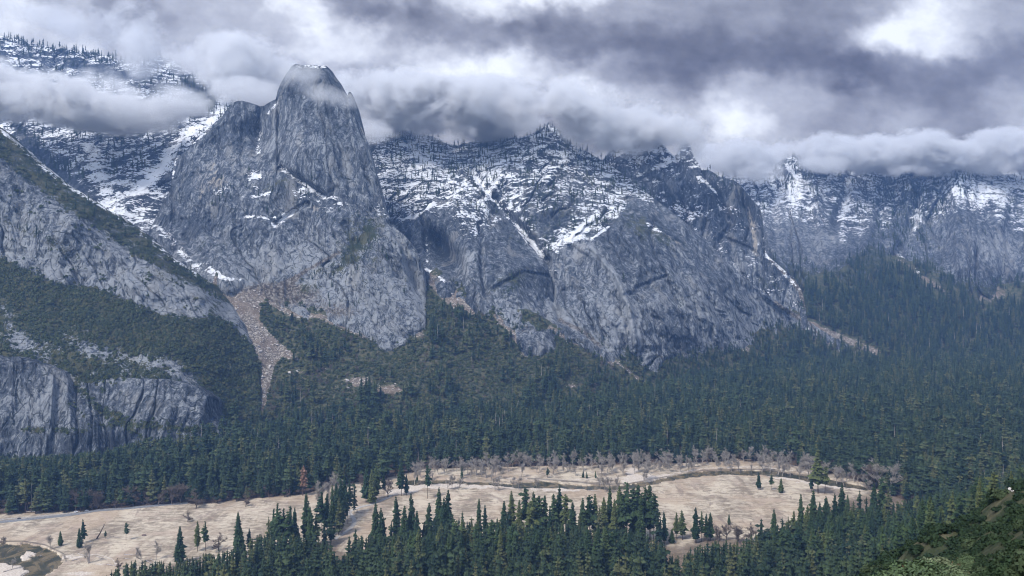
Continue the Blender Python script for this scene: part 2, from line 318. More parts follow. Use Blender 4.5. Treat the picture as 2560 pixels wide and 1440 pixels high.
cl_top = curve([(-300,440),(0,395),(60,450),(150,520),(250,580),(350,650),(450,700),(560,760)]); cl_bot = curve([(-300,640),(0,640),(60,665),(130,700),(200,712),(270,730),(340,755),(400,785),(480,795),(560,795),(640,870)])
def cliffness(U, V): return sstep(-14, 8, V-cl_top(U))*sstep(12, -10, V-cl_bot(U))
def m(U, V):
    cf = cliffness(U, V); below = sstep(-8, 14, V-cl_bot(U)); above = sstep(6, -16, V-cl_top(U))
    n = fbm(U/40, V/22, 4, 71)
    bare = msum(U, V, B_(60,860,90,26,.9,15), B_(240,880,110,24,.8,20), B_(400,905,110,18,.9,12), B_(20,790,26,60,.8,-30), B_(130,700,60,14,.55,20), B_(470,950,50,18,1.,30), B_(380,960,90,40,.5), B_(100,960,160,60,.7), B_(200,830,60,20,.5,20))
    bare = bare*sstep(500, 440, U-.0*V+(V > 930)*-60)
    scrub = below*np.clip(1.4-bare*1.3+n*.9, 0, 1.3)
    veg = .72*above+.26*n*above+cf*(.16+.3*line_mask(U, V, [(20,560),(120,600),(210,680)], 26)+.2*n+.35*blob(U, V, 420, 690, 60, 20)+.3*blob(U, V, 540, 770, 30, 40))+below*(.95-.6*np.clip(bare, 0, 1))
    sn = .42*line_mask(U, V, [(0,322),(67,386),(161,460),(285,534),(420,638),(520,708)], 7)
    tone = .5*cf*sstep(450, 700, V)+.5*blob(U, V, 400, 730, 110, 45)+.4*below*bare
    tan = below*np.clip(bare, 0, 1)*.34+.4*blob(U, V, 255, 575, 40, 14, 40)*cf
    return dict(snow=sn, veg=veg, tone=tone, tan=tan, scree=.25*below*bare+.4*line_mask(U, V, [(300,560),(420,650),(520,715)], 9), tree=.1*above+.12*cf*line_mask(U, V, [(20,560),(120,600),(210,680)], 26), scrub=scrub+above*np.clip(.28+n*.9, 0, .8)+cf*np.clip(n*.7-.1, 0, .3))
def rel(U, V, D):
    cf = cliffness(U, V); return c0(U, V, D)*(.35+.65*cf)+fbm(U/60, V/40, 3, 66)*8
make_layer('left_mountain', 'grey cliff with a brushy crest and an oak covered bench on the left', 'mountain', top, [(-300,1180),(500,1180),(670,1190)], ctrl, rel, m, jag=3)
# ---- foot cliff at lower left
top = [(-320,870),(-60,880),(0,893),(40,893),(80,905),(140,925),(180,938),(215,958),(250,950),(300,944),(350,948),(400,948),(450,955),(490,968),(515,990),(532,1010),(541,1060),(548,1120),(556,1170)]
ctrl = [(-300,1150,1330),(0,1150,1325),(200,1150,1328),(400,1120,1345),(540,1100,1390),(-300,880,1400),(0,893,1400),(140,940,1405),(215,990,1400),(300,952,1425),(400,950,1430),(490,970,1435),(530,1030,1440),(0,1020,1350),(200,1050,1355),(400,1030,1375),(500,1040,1395)]
c2 = crag(13, .7, 1.3, 0, 80, .9)
def rel(U, V, D):
    return c2(U, V, D)
def m(U, V):
    n = fbm(U/30, V/18, 4, 91)
    br = line_mask(U, V+n*10, [(190,965),(255,1030),(330,1060),(420,1070),(500,1075)], 22)+.8*line_mask(U, V, [(60,1075),(180,1078),(300,1062),(380,1110)], 16)+.6*line_mask(U, V, [(175,1010),(210,1040)], 12)
    veg = .12+.55*br+.3*n*br; tone = -.1+.5*blob(U, V, 90, 1010, 80, 50)-.5*blob(U, V, 300, 1110, 70, 30)+.3*blob(U, V, 440, 1000, 60, 30)
    return dict(veg=veg, tone=tone, tan=.25*blob(U, V, 440, 965, 90, 10)+.2*blob(U, V, 280, 1020, 30, 20), scrub=np.clip(br*1.1+n*.8*br-.15, 0, 1), snow=0.*U)
make_layer('foot_cliff', 'sheer grey slabs with dark water streaks rising from the trees at lower left', 'cliff', top, [(-320,1220),(556,1220)], ctrl, rel, m, du=2.2, dv=2.2, jag=3)
# ---- dark alcove buttress right of the tower
top = [(1000,600),(1030,560),(1055,533),(1083,494),(1111,478),(1122,430),(1155,421),(1178,440),(1211,476),(1250,520),(1280,548),(1294,572),(1319,606),(1340,630),(1358,658),(1369,668),(1378,700),(1388,770),(1396,860),(1402,930)]
ctrl = [(1030,560,2230),(1055,533,2230),(1155,421,2380),(1083,494,2320),(1250,520,2330),(1320,610,2260),(1369,668,2200),(1100,600,2180),(1085,640,2160),(1150,560,2190),(1200,620,2110),(1300,680,2090),(1390,800,2060),(1010,760,2080)]
ctrl += [(u, float(Vc(u)), float(talusY(u, Vc(u)))-4) for u in (1080,1150,1200,1300,1380)]+[(u, 960, float(talusY(u, Vc(u)))-60) for u in (1020,1200,1400)]
c3 = crag(13, 1., 1., 0, 90, .5)
def rel(U, V, D):
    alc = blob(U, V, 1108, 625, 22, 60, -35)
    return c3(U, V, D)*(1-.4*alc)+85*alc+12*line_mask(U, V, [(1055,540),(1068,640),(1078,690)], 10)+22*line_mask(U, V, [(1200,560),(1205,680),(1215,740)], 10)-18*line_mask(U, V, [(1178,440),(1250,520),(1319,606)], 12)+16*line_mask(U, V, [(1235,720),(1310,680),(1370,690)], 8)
def m(U, V):
    sn = .5*sstep(560, 460, V)+.25*blob(U, V, 1190, 540, 60, 50)+.9*line_mask(U, V, [(1028,515),(1050,528),(1085,508)], 9)+.35*line_mask(U, V, [(1178,440),(1250,520),(1319,606)], 8)+1.*line_mask(U, V, [(1063,673),(1085,683),(1110,702)], 5)+.3*line_mask(U, V, [(1065,560),(1068,660)], 4)+.9*line_mask(U, V, [(1365,676),(1385,677)], 4)
    tone = -.15-.4*blob(U, V, 1108, 625, 26, 60, -35)+.5*line_mask(U, V, [(1320,606),(1345,640),(1368,665)], 12)+.35*blob(U, V, 1300, 780, 60, 60)+.3*blob(U, V, 1160, 650, 25, 40)  # alcove blob: the hollow's shade painted into the rock tone, along with stains
    vg = .12+.42*blob(U, V, 1280, 710, 60, 30, -25)+.3*blob(U, V, 1160, 470, 60, 40)+.2*blob(U, V, 1280, 590, 40, 40)
    tr = .8*blob(U, V, 1150, 450, 60, 40)+.3*blob(U, V, 1200, 520, 60, 40)+.35*blob(U, V, 1270, 715, 45, 16, -25)
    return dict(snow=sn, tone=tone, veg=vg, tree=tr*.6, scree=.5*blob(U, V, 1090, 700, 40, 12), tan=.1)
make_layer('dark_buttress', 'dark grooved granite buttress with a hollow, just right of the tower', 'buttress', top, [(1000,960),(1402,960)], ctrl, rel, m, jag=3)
# ---- snowy central peak and the broad grey apron below it
top = [(860,420),(890,350),(920,333),(960,325),(1000,322),(1030,330),(1060,338),(1095,345),(1112,358),(1150,362),(1200,352),(1250,345),(1300,345),(1330,336),(1355,318),(1372,308),(1390,318),(1408,342),(1440,368),(1480,384),(1500,396),(1530,416),(1560,436),(1590,458),(1625,487),(1655,512),(1700,545),(1760,594),(1800,640),(1850,682),(1900,726),(1950,757),(2000,790),(2060,830),(2120,860)]
ctrl = [(860,420,2800),(930,335,2950),(1000,325,3000),(1155,362,3000),(1370,310,2950),(1450,375,2850),(1550,430,2780),(1000,450,2650),(1100,450,2620),(1250,450,2600),(1350,450,2590),(1450,480,2560),(1250,560,2420),(1350,600,2310),(1400,610,2260),(1480,560,2340),(1500,640,2210),(1600,480,2620),(1650,560,2440),(1650,700,2230),(1560,750,2110),(1400,740,2110),(1800,720,2370),(1750,620,2500),(1900,735,2520),(1950,765,2540),(900,560,2500),(1100,600,2350),(1720,800,2200),(1850,790,2390)]
ctrl += [(u, float(Vc(u)), float(talusY(u, Vc(u)))-4) for u in (1420,1500,1620,1700,1800,1870,1950)]+[(u, 985, float(talusY(u, Vc(u)))-60) for u in (1200,1420,1620,1870)]+[(2120,880,2500)]
c4 = crag(17, 1., 1., -.35, 100, .6); c5 = crag(22, 1.5, .8, .3, 104, .3)
DS = curve([(1150,560),(1369,650),(1390,620),(1440,600),(1478,592),(1522,566),(1560,520),(1590,475),(1625,487)])
def rel(U, V, D):
    w = sstep(-12, 14, V-DS(U)); w = np.where(U > 1625, 1, w)
    r = c5(U, V, D)*(1-w)+c4(U, V, D)*w
    for pts, wd, a in (([(1369,650),(1376,700),(1386,760),(1400,800)], 14, 40), ([(1180,430),(1250,520),(1330,600),(1369,655)], 18, 46), ([(1520,570),(1600,680),(1625,720),(1560,740)], 10, 10), ([(1480,620),(1540,690),(1570,760),(1590,860)], 12, -24), ([(1400,780),(1460,830),(1520,870)], 14, 16),
                       ([(1600,600),(1700,690),(1780,760),(1840,850)], 14, 18), ([(1700,545),(1760,620),(1860,700),(1960,770)], 16, -22), ([(1740,760),(1760,860)], 8, 12), ([(1590,720),(1665,690)], 8, 14), ([(1470,640),(1520,720)], 8, 8)):
        r = r+a*line_mask(U, V, pts, wd)
    return r
def m(U, V):
    up = sstep(14, -14, V-DS(U))*(U < 1640)
    rd = line_mask(U, V, [(1420,350),(1500,400),(1560,440),(1620,490)], 32)
    sn = up*(.36+.0*U)+.35*line_mask(U, V, [(1180,435),(1240,510),(1300,575),(1360,640)], 20)*up+.25*blob(U, V, 1230, 440, 45, 50)*up+.2*blob(U, V, 1060, 410, 40, 40)+.55*line_mask(U, V, [(1390,618),(1440,585),(1490,540)], 22)+.5*line_mask(U, V, [(1330,345),(1390,322)], 10)
    sn = sn-.28*blob(U, V, 1350, 560, 60, 36)*up-.16*blob(U, V, 1420, 500, 90, 60)-.25*blob(U, V, 1400, 545, 40, 30)+.4*rd*(1-up)+.7*line_mask(U, V, [(1480,596),(1522,567)], 5)+.35*line_mask(U, V, [(1620,560),(1680,600)], 8)+.5*line_mask(U, V, [(1375,676),(1388,677)], 5)
    sn = sn-.5*sstep(1640, 1700, U)
    tr = up*(.36+.9*sstep(-.1, .4, fbm(U/26, V/36, 3, 8))+.8*sstep(395, 345, V))+.9*rd+.35*blob(U, V, 1185, 400, 16, 50)*2-.8*line_mask(U, V, [(1180,435),(1240,510),(1300,575),(1360,640)], 16)-.7*line_mask(U, V, [(1390,618),(1440,585),(1490,540)], 22)+.3*blob(U, V, 1560, 700, 20, 10)
    vg = .07+.5*blob(U, V, 1590, 560, 60, 34, 38)+.4*blob(U, V, 1660, 600, 50, 20, 38)+.25*up+.3*blob(U, V, 1660, 700, 50, 12, -35)+.3*blob(U, V, 1480, 800, 40, 20)+.28*line_mask(U, V, [(1500,840),(1640,890)], 26)+.25*blob(U, V, 1700, 780, 30, 60)
    tone = .15*sstep(560, 760, V)+.8*line_mask(U, V, [(1478,620),(1540,690),(1575,780),(1600,870)], 14)+.7*line_mask(U, V, [(1400,780),(1440,815),(1520,865)], 22)+.4*line_mask(U, V, [(1620,570),(1680,610),(1730,660)], 10)+.3*blob(U, V, 1840, 800, 60, 60)+.3*blob(U, V, 1560, 820, 50, 50)-.3*up+.4*blob(U, V, 1380, 740, 14, 60)
    return dict(snow=sn, tone=tone, veg=vg, tree=np.clip(tr, 0, 2)*.5, tan=.55*line_mask(U, V, [(1660,585),(1700,612)], 10)+.5*blob(U, V, 1640, 535, 14, 10)+.1, scree=.6*line_mask(U, V, [(1400,800),(1460,830),(1500,865)], 16)+.8*line_mask(U, V, [(1940,757),(2000,795)], 16))
make_layer('central_peak', 'broad granite mountain with a snow dusted peak and pale apron in the middle', 'mountain', top, [(860,700),(1150,960),(1400,985),(1900,985),(2120,985)], ctrl, rel, m, jag=5)
# ---- spired cliffs right of centre
top = [(1490,420),(1530,372),(1556,350),(1600,345),(1625,345),(1640,350),(1655,360),(1672,376),(1684,390),(1695,384),(1705,360),(1712,345),(1720,354),(1736,394),(1748,414),(1754,427),(1770,424),(1780,429),(1794,440),(1812,444),(1833,449),(1848,460),(1860,474),(1874,492),(1888,508),(1899,517),(1907,545),(1910,590),(1911,620),(1920,640),(1944,660),(1972,682),(1990,700),(2004,726),(2012,756),(2018,800),(2030,860)]
ctrl = [(1500,420,2980),(1560,370,2980),(1655,361,2960),(1715,350,3000),(1754,427,2880),(1833,449,2820),(1600,450,2880),(1750,520,2800),(1890,512,2780),(1908,560,2760),(1800,620,2680),(1860,690,2630),(1880,600,2720),(1944,660,2680),(2000,720,2650),(2012,775,2620),(1950,800,2570),(2030,860,2530),(1700,620,2700),(1600,560,2780),(1700,760,2600),(1900,900,2500)]
c6 = crag(15, .8, 1.2, -.15, 120, .6)
def rel(U, V, D):
    r = c6(U, V, D)
    for pts, wd, a in (([(1755,430),(1800,500),(1830,560),(1800,600)], 12, 26), ([(1640,400),(1670,420),(1600,450)], 10, 12), ([(1860,474),(1895,560),(1900,640)], 18, -22), ([(1900,640),(1870,620),(1800,590)], 8, 16), ([(1975,690),(1960,760)], 10, 18)): r = r+a*line_mask(U, V, pts, wd)
    return r
def m(U, V):
    sn = .5*sstep(445, 380, V)*(U < 1700)+.5*line_mask(U, V, [(1595,440),(1640,425),(1670,405)], 13)+.6*line_mask(U, V, [(1745,445),(1775,465),(1795,487)], 7)+.4*blob(U, V, 1700, 520, 50, 16, 25)+.5*blob(U, V, 1812, 520, 22, 9)+.4*blob(U, V, 1740, 400, 14, 25)+.75*line_mask(U, V, [(1912,630),(1950,670),(1990,712)], 10)+.3*blob(U, V, 1765, 650, 12, 30)+.1
    tan = .6*line_mask(U, V, [(1866,488),(1878,560),(1890,640)], 16)+.5*blob(U, V, 1895, 570, 14, 60)+.6*blob(U, V, 1825, 595, 12, 12)+.4*blob(U, V, 1645, 535, 10, 10)+.2*blob(U, V, 1720, 470, 30, 50)+.3*blob(U, V, 1890, 665, 14, 14)
    tone = -.25+.5*blob(U, V, 1890, 580, 22, 80)+.45*blob(U, V, 1850, 660, 50, 30)+.4*blob(U, V, 1975, 740, 22, 40)
    vg = .08+.4*blob(U, V, 1920, 700, 40, 14)+.3*blob(U, V, 1790, 430, 30, 8)+.3*blob(U, V, 1940, 720, 60, 12)
    tr = .9*line_mask(U, V, [(1758,430),(1800,445),(1840,455)], 8)+.6*blob(U, V, 1800, 455, 40, 14)+.5*line_mask(U, V, [(1530,390),(1600,420)], 20)+.5*blob(U, V, 1935, 712, 30, 8)
    return dict(snow=sn, tan=tan, tone=tone, veg=vg, tree=tr*.6, scree=.9*line_mask(U, V, [(1912,630),(1950,670),(2000,725),(2012,770)], 12))
make_layer('spired_cliffs', 'row of stepped granite spires with a pale streaked edge, right of the middle', 'cliffs', top, [(1490,700),(1800,900),(2030,960)], ctrl, rel, m, jag=3)
# ---- far wall on the right
top = [(1700,480),(1780,450),(1850,425),(1900,405),(1950,398),(1985,390),(2005,388),(2030,398),(2070,402),(2150,405),(2250,408),(2350,412),(2385,420),(2396,416),(2408,420),(2450,420),(2490,424),(2510,436),(2560,430),(2700,410),(2900,400)]
ctrl = [(u, float(VcF(u)), float(talusY(max(u, 2080), VcF(u)))-6) for u in (1900,2050,2200,2350,2500,2650)]+[(u, 820, float(talusY(2200, VcF(u)))-60) for u in (1900,2200,2560,2850)]
ctrl += [(1850,430,3900),(2000,400,3850),(2200,410,3950),(2400,420,3700),(2560,430,3900),(2850,405,3900),(1900,550,3350),(2050,560,3350),(2200,560,3450),(2260,620,3250),(2320,560,3420),(2420,560,3250),(2560,560,3350),(1720,480,3900),(2850,600,3200)]
c7 = crag(34, 1.3, 1.9, -.12, 140, .15, .3)
def rel(U, V, D):
    r = c7(U, V, D)
    for pts, wd, a in (([(2130,430),(2110,500),(2090,560)], 20, 60), ([(2300,440),(2290,520),(2260,600),(2240,640)], 22, 90), ([(1960,440),(1930,520),(1940,600)], 20, 50), ([(2040,480),(2060,600)], 22, -50), ([(2400,430),(2380,560),(2400,660)], 40, -60), ([(2190,440),(2180,560),(2160,620)], 20, -40)): r = r+a*line_mask(U, V, pts, wd)
    return r
def m(U, V):
    sn = .50*sstep(650, 440, V+70*fbm(U/55, V/90, 3, 151))-.10+.3*line_mask(U, V, [(2125,430),(2120,500),(2105,545)], 18)+.3*line_mask(U, V, [(2299,500),(2290,570),(2250,640),(2300,690),(2340,710)], 12)+.4*blob(U, V, 2450, 490, 60, 30)+.4*blob(U, V, 2108, 600, 12, 35)+.25*blob(U, V, 1980, 480, 50, 40)+.45*line_mask(U, V, [(2240,640),(2300,690)], 16)+.3*blob(U, V, 2540, 450, 40, 30)
    sn = sn-.3*blob(U, V, 2400, 600, 80, 60)-.2*blob(U, V, 2030, 450, 20, 60)-.15*sstep(560, 620, V)
    wd = sstep(-10, 30, V-curve([(1900,620),(1960,650),(2050,660),(2100,650),(2180,600),(2240,640),(2330,640),(2400,690),(2480,700),(2560,680),(2900,680)])(U))
    tr = .8*wd+.8*sstep(.0, .5, fbm(U/30, V/60, 3, 8))*sstep(620, 440, V)+.9*blob(U, V, 2260, 500, 60, 60)+.7*blob(U, V, 2270, 600, 60, 40)-.3*blob(U, V, 2450, 490, 60, 30)-1.*line_mask(U, V, [(2299,500),(2290,570),(2250,640),(2300,690),(2340,710)], 9)+.5*sstep(470, 430, V)
    tone = -.1+.35*blob(U, V, 2030, 610, 50, 50)+.35*blob(U, V, 2480, 620, 80, 60)+.2*blob(U, V, 1950, 560, 30, 60)
    return dict(snow=sn, tone=tone, veg=.1+.5*wd+.25*blob(U, V, 2260, 540, 70, 80), tree=np.clip(tr, 0, 2)*.8, tan=.12, scree=.7*line_mask(U, V, [(2240,640),(2300,690),(2350,720)], 12))
make_layer('far_wall', 'distant hazy mountain wall streaked with snow and forest on the right', 'mountain', top, [(1700,740),(2900,840)], ctrl, rel, m, jag=7)
#@@GROUND
# ================================================================ GROUND
def scree_masks(u, v):
    """rubble, bare brown earth and thin woods on the talus, from the photograph's rows and columns"""
    chute = inside(u, v, [(505,690),(540,688),(590,700),(640,720),(668,735),(655,760),(648,800),(674,832),(702,860),(742,892),(745,900),(702,895),(686,915),(678,950),(668,1000),(655,1035),(630,1035),(640,1000),(652,960),(654,920),(640,880),(624,850),(612,830),(594,800),(576,760),(545,715)])
    s = chute*1.
    s = np.maximum(s, line_mask(u, v, [(640,720),(690,765),(740,790),(800,790),(900,835),(960,850)], 16)*.8)
    s = np.maximum(s, line_mask(u, v, [(1085,700),(1130,735),(1180,775)], 26)); s = np.maximum(s, line_mask(u, v, [(1070,690),(1110,740),(1150,770)], 20))
    s = np.maximum(s, line_mask(u, v, [(1240,790),(1275,825),(1300,860),(1315,885)], 13)); s = np.maximum(s, line_mask(u, v, [(1375,822),(1430,850),(1500,880),(1530,905)], 15))
    s = np.maximum(s, line_mask(u, v, [(1535,900),(1600,950),(1645,972)], 7)*.7)
    s = np.maximum(s, line_mask(u, v, [(1945,765),(2000,800),(2080,835),(2195,882)], 15)); s = np.maximum(s, line_mask(u, v, [(1990,810),(2060,850),(2100,868)], 12)*.8)
    s = np.maximum(s, line_mask(u, v, [(1830,820),(1845,860),(1870,875)], 12)); s = np.maximum(s, line_mask(u, v, [(2250,650),(2300,690),(2360,725)], 12)*.8)
    s = np.maximum(s, blob(u, v, 900, 955, 45, 16)*.9); s = np.maximum(s, blob(u, v, 970, 975, 40, 14)*.9); s = np.maximum(s, blob(u, v, 1430, 965, 14, 5)*1.); s = np.maximum(s, blob(u, v, 2470, 735, 60, 22)*.8)
    s = np.maximum(s, blob(u, v, 1045, 835, 22, 14)*.8); s = np.maximum(s, blob(u, v, 760, 930, 30, 12)*.5)
    return s
us = np.concatenate([np.linspace(-1800, -120, 40), np.linspace(-110, 2670, 890), np.linspace(2690, 4400, 40)])
ys = np.concatenate([np.geomspace(1.5, 40, 30)[:-1], np.geomspace(40, 700, 130)[:-1], np.linspace(700, 1330, 430)[:-1], np.geomspace(1330, 3300, 260), np.geomspace(3500, 4550, 6)])
UG, YG = np.meshgrid(us, ys); XG = (UG-U0)/F*YG
_j = 1.0*(YG > 600); _ju = fbm(XG/14, YG/14, 4, 401)*14*_j; _jv = fbm(XG/14, YG/14, 4, 405)*6*_j
ZG, ZT = ground_z(XG, YG)
# the hillside under the camera carries on behind it
VG = V0+F*(H-ZG)/YG; VF = V0+F*H/YG
on_slope = near_slope(XG, YG) > ZG-.01
talus = (ZT > 2) & ~on_slope
meadow = ((VF > treeline(UG)-4) & ~on_slope & ~talus & (YG > 560)).astype(float)
meadow = np.where((UG > 1030) & (UG < 2050) & (VF > 1150) & (VF < treeline(UG)), 0, meadow)
near_wood = sstep(-6, 16, VF-frontline(UG))
sandm = np.zeros(UG.shape)
for p in (sand_r, sand_m, sand_f, sandbar_l, islet_l): sandm = np.maximum(sandm, inside(UG+_ju, VF+_jv, p))
sandm = np.maximum(sandm, .62*blob(UG, VF, 170, 1392, 30, 12)+.75*blob(UG, VF, 200, 1434, 60, 8)+.6*blob(UG, VF, 250, 1410, 40, 6)+.8*line_mask(UG, VF, [(180,1395),(240,1385),(280,1397),(290,1410)], 3)+.7*line_mask(UG, VF, [(620,1378),(700,1370)], 5))
sandm = np.maximum(sandm, .55*(1-sstep(0, 7, np.abs(VF-curve([(1240,1196),(1440,1200),(1640,1190),(1760,1171),(1900,1167),(2060,1186)])(UG))))*(UG > 1240)*(UG < 2060))*meadow
wet = np.clip(.9*line_mask(UG, VF, [(-60,1354),(60,1353),(112,1362),(160,1385),(165,1402)], 3)+.75*line_mask(UG, VF, [(1320,1196),(1382,1200),(1500,1211),(1560,1209)], 3.5)+.8*line_mask(UG, VF, [(1560,1211),(1640,1196),(1760,1175),(1900,1173),(2060,1193)], 2.5), 0, 1)*meadow
scr = scree_masks(UG, VG)*talus
slope_bare = (YG > 150)*on_slope*np.clip(1.2*blob(UG, VG, 2530, 1215, 32, 34, -40)+1.*line_mask(UG, VG, [(2600,1330),(2540,1360),(2480,1385)], 20)+.8*blob(UG, VG, 2345, 1395, 16, 16), 0, 1)
gm = NT('valley_ground'); p = gm.pos()
n1 = gm.noise(gm.map(p, (1, .35, 1), (0, 0, .2)), .035, 6, .66, .6); n2 = gm.noise(p, .5, 4, .65); n3 = gm.noise(p, .01, 4, .55)
n4 = gm.noise(gm.map(p, (.45, 1.1, 1), (0, 0, -.15)), .13, 6, .74, .8)
straw = gm.mix(gm.smooth(gm.math('ADD', gm.math('MULTIPLY', n1, .45), gm.math('MULTIPLY', n4, .55)), .42, .58), (.20, .162, .122), (.50, .43, .335)); straw = gm.mix(gm.smooth(n3, .48, .62, 0, .55), straw, (.36, .27, .19)); straw = gm.mix(gm.smooth(n2, .5, .72, 0, .35), straw, (.52, .44, .34))
straw = gm.mix(gm.smooth(gm.noise(gm.map(p, (1, .3, 1)), .055, 4, .6, .8), .585, .65, 0, .6), straw, (.20, .155, .13))
straw = gm.mix(gm.smooth(gm.noise(gm.map(p, (.6, 1, 1)), .32, 5, .75), .57, .66, 0, .75), straw, (.17, .135, .10)); straw = gm.mix(gm.smooth(gm.noise(p, .018, 5, .7, 1.2), .52, .62, 0, .5), straw, (.36, .28, .22))
floor_c = gm.mix(gm.smooth(n2, .4, .66), (.055, .042, .032), (.155, .105, .075))
c = gm.mix(gm.attr('meadow'), floor_c, straw); c = gm.mix(gm.math('MULTIPLY', gm.attr('wood'), .75), c, floor_c)
talc = gm.mix(gm.smooth(gm.noise(p, .09, 5, .65), .42, .62), (.034, .044, .024), (.085, .08, .05)); c = gm.mix(gm.attr('talus'), c, talc)
bx = gm.n.new('ShaderNodeSeparateColor'); gm.l.new(gm.voro(p, .33, 'F1', 'Color'), bx.inputs[0])
rub = gm.mix(gm.smooth(gm.math('ADD', gm.math('MULTIPLY', bx.outputs[0], .55), gm.math('MULTIPLY', n2, .5)), .45, .8), (.10, .084, .070), (.28, .255, .225))
rub = gm.mix(gm.smooth(gm.noise(p, .02, 3), .42, .6, 0, .7), rub, (.135, .105, .082))
c = gm.mix(gm.smooth(gm.math('ADD', gm.attr('scree'), gm.math('MULTIPLY', gm.math('SUBTRACT', gm.noise(p, .06, 5, .7), .5), 1.6)), .42, .6), c, rub)
c = gm.mix(gm.smooth(gm.math('ADD', gm.attr('rockbare'), gm.math('MULTIPLY', gm.math('SUBTRACT', gm.noise(p, .25, 5, .7), .5), 1.4)), .45, .6), c, gm.mix(gm.smooth(gm.noise(p, .6, 5, .7), .4, .62), (.10, .10, .10), (.55, .55, .56)))
sc = gm.mix(gm.smooth(n2, .35, .65), (.40, .34, .28), (.58, .52, .46))
c = gm.mix(gm.smooth(gm.math('ADD', gm.attr('sand'), gm.math('MULTIPLY', gm.math('SUBTRACT', gm.noise(p, .15, 5, .7), .5), 1.)), .45, .62), c, sc)
c = gm.mix(gm.math('MULTIPLY', gm.attr('wet'), .85), c, (.05, .042, .036))
gm.bsdf(c, .95, gm.bump(gm.math('ADD', n2, gm.noise(p, .08, 4, .6)), 1.6, .8), .1)
me = raw_mesh('valley_ground', np.stack([XG, YG, ZG], -1).reshape(-1, 3), grid_faces(len(ys), len(us)), [gm.m],
              dict(meadow=meadow.ravel(), wood=(near_wood*meadow).ravel(), talus=(talus | on_slope).astype(float).ravel(), scree=scr.ravel(), sand=sandm.ravel(), wet=wet.ravel(), rockbare=slope_bare.ravel()))
tag(link('valley_ground', me), 'meadow, forest floor and wooded rubble slopes of the valley', 'ground', kind='structure')
# hillside behind the camera, so that the ground is not cut off at the viewpoint
xs = np.linspace(-900, 900, 60); yb2 = np.linspace(-700, 1.4, 40); XX, YY = np.meshgrid(xs, yb2)
# (kept below the eye: the viewpoint stands on a shoulder of the slope)
ZZ = near_slope(XX, YY)
me = raw_mesh('hillside', np.stack([XX, YY, ZZ], -1).reshape(-1, 3), grid_faces(40, 60), [gm.m], dict(meadow=np.zeros(2400), talus=np.ones(2400)))
tag(link('hillside', me), kind='structure')
# ---- river
wm = NT('river_water'); p = wm.pos()
wc = wm.mix(wm.smooth(wm.noise(wm.map(p, (1, .5, 1)), .06, 4, .6, 1.), .42, .62), (.045, .045, .028), (.16, .125, .075))
wm.bsdf(wc, .08, wm.bump(wm.noise(wm.map(p, (1, 2.5, 1)), .5, 3), .12, .35), .5)
def sheet(name, poly, z, mat, label, cat, du=6.):
    """flat sheet under a stretch of river or over a road, given by its outline"""
    pts = [((u-U0)/F*floor_y(v), floor_y(v), z) for u, v in poly]
    me = bpy.data.meshes.new(name); me.from_pydata(pts, [], [list(range(len(pts)))]); me.materials.append(mat); me.update()
    return tag(link(name, me), label, cat, kind='structure')
sheet('river', [(-140,1346),(200,1346),(230,1400),(200,1500),(-140,1500)], -1.3, wm.m, 'brown green river bend with sand bars at the lower left corner', 'river')
sheet('river', [(940,1190),(1300,1190),(1560,1190),(1800,1164),(2000,1172),(2300,1215),(2300,1240),(2000,1215),(1860,1196),(1640,1225),(1400,1235),(940,1230)], -1.3, wm.m, 'dark green river crossing the far side of the meadow', 'river')
# ---- road on the left, bike path in the middle
def ribbon(name, pts, width, z, mat, label, cat, n=80):
    P = np.array([((u-U0)/F*floor_y(v), floor_y(v)) for u, v in pts]); s = np.concatenate([[0], np.cumsum(np.hypot(*np.diff(P, axis=0).T))])
    q = np.linspace(0, s[-1], n); k = np.stack([np.interp(q, s, P[:, 0]), np.interp(q, s, P[:, 1])], 1)
    for _ in range(6): k[1:-1] = (k[:-2]+2*k[1:-1]+k[2:])/4
    d = np.gradient(k, axis=0); d /= np.hypot(d[:, 0], d[:, 1])[:, None]; nrm = np.stack([-d[:, 1], d[:, 0]], 1)
    a = k+nrm*width/2; b = k-nrm*width/2
    za = ground_z(a[:, 0], a[:, 1], False)[0]; zb = ground_z(b[:, 0], b[:, 1], False)[0]; zz = np.maximum(za, zb)+z
    V = np.concatenate([np.column_stack([a, zz]), np.column_stack([b, zz]), np.column_stack([a, zz-1.5]), np.column_stack([b, zz-1.5])]); i = np.arange(n-1)
    Fq = np.concatenate([np.stack([i, i+1, i+1+n, i+n], 1), np.stack([i+2*n, i+1+2*n, i+1, i], 1), np.stack([i+n, i+1+n, i+1+3*n, i+3*n], 1)])
    return tag(link(name, raw_mesh(name, V, Fq, [mat], smooth=False)), label, cat, kind='structure')
rm = NT('asphalt'); rm.bsdf(rm.mix(rm.smooth(rm.noise(rm.pos(), .4, 4), .35, .65), (.13, .135, .145), (.20, .205, .215)), .85)
pm = NT('pale_path'); pm.bsdf(pm.mix(pm.smooth(pm.noise(pm.pos(), .5, 4), .35, .65), (.28, .26, .24), (.40, .38, .355)), .9)
ribbon('road', [(-300,1322),(-100,1311),(0,1306),(60,1300),(120,1293),(190,1285),(250,1276),(330,1271),(420,1262),(470,1258)], 9., .35, rm.m, 'grey asphalt road along the edge of the woods at left', 'road')
ribbon('road', [(-300,1313),(-100,1304),(0,1300),(60,1295),(120,1289),(190,1282)], 2.2, .75, pm.m, 'pale footway strip beside the road at left', 'footway')
ribbon('path', [(835,1350),(862,1332),(878,1320),(886,1308),(885,1296),(878,1288),(872,1282),(880,1276),(905,1268),(930,1261),(958,1250),(974,1243),(978,1237)], 5.2, .3, pm.m, 'pale bike path curving through the meadow behind the front trees', 'path', 120)
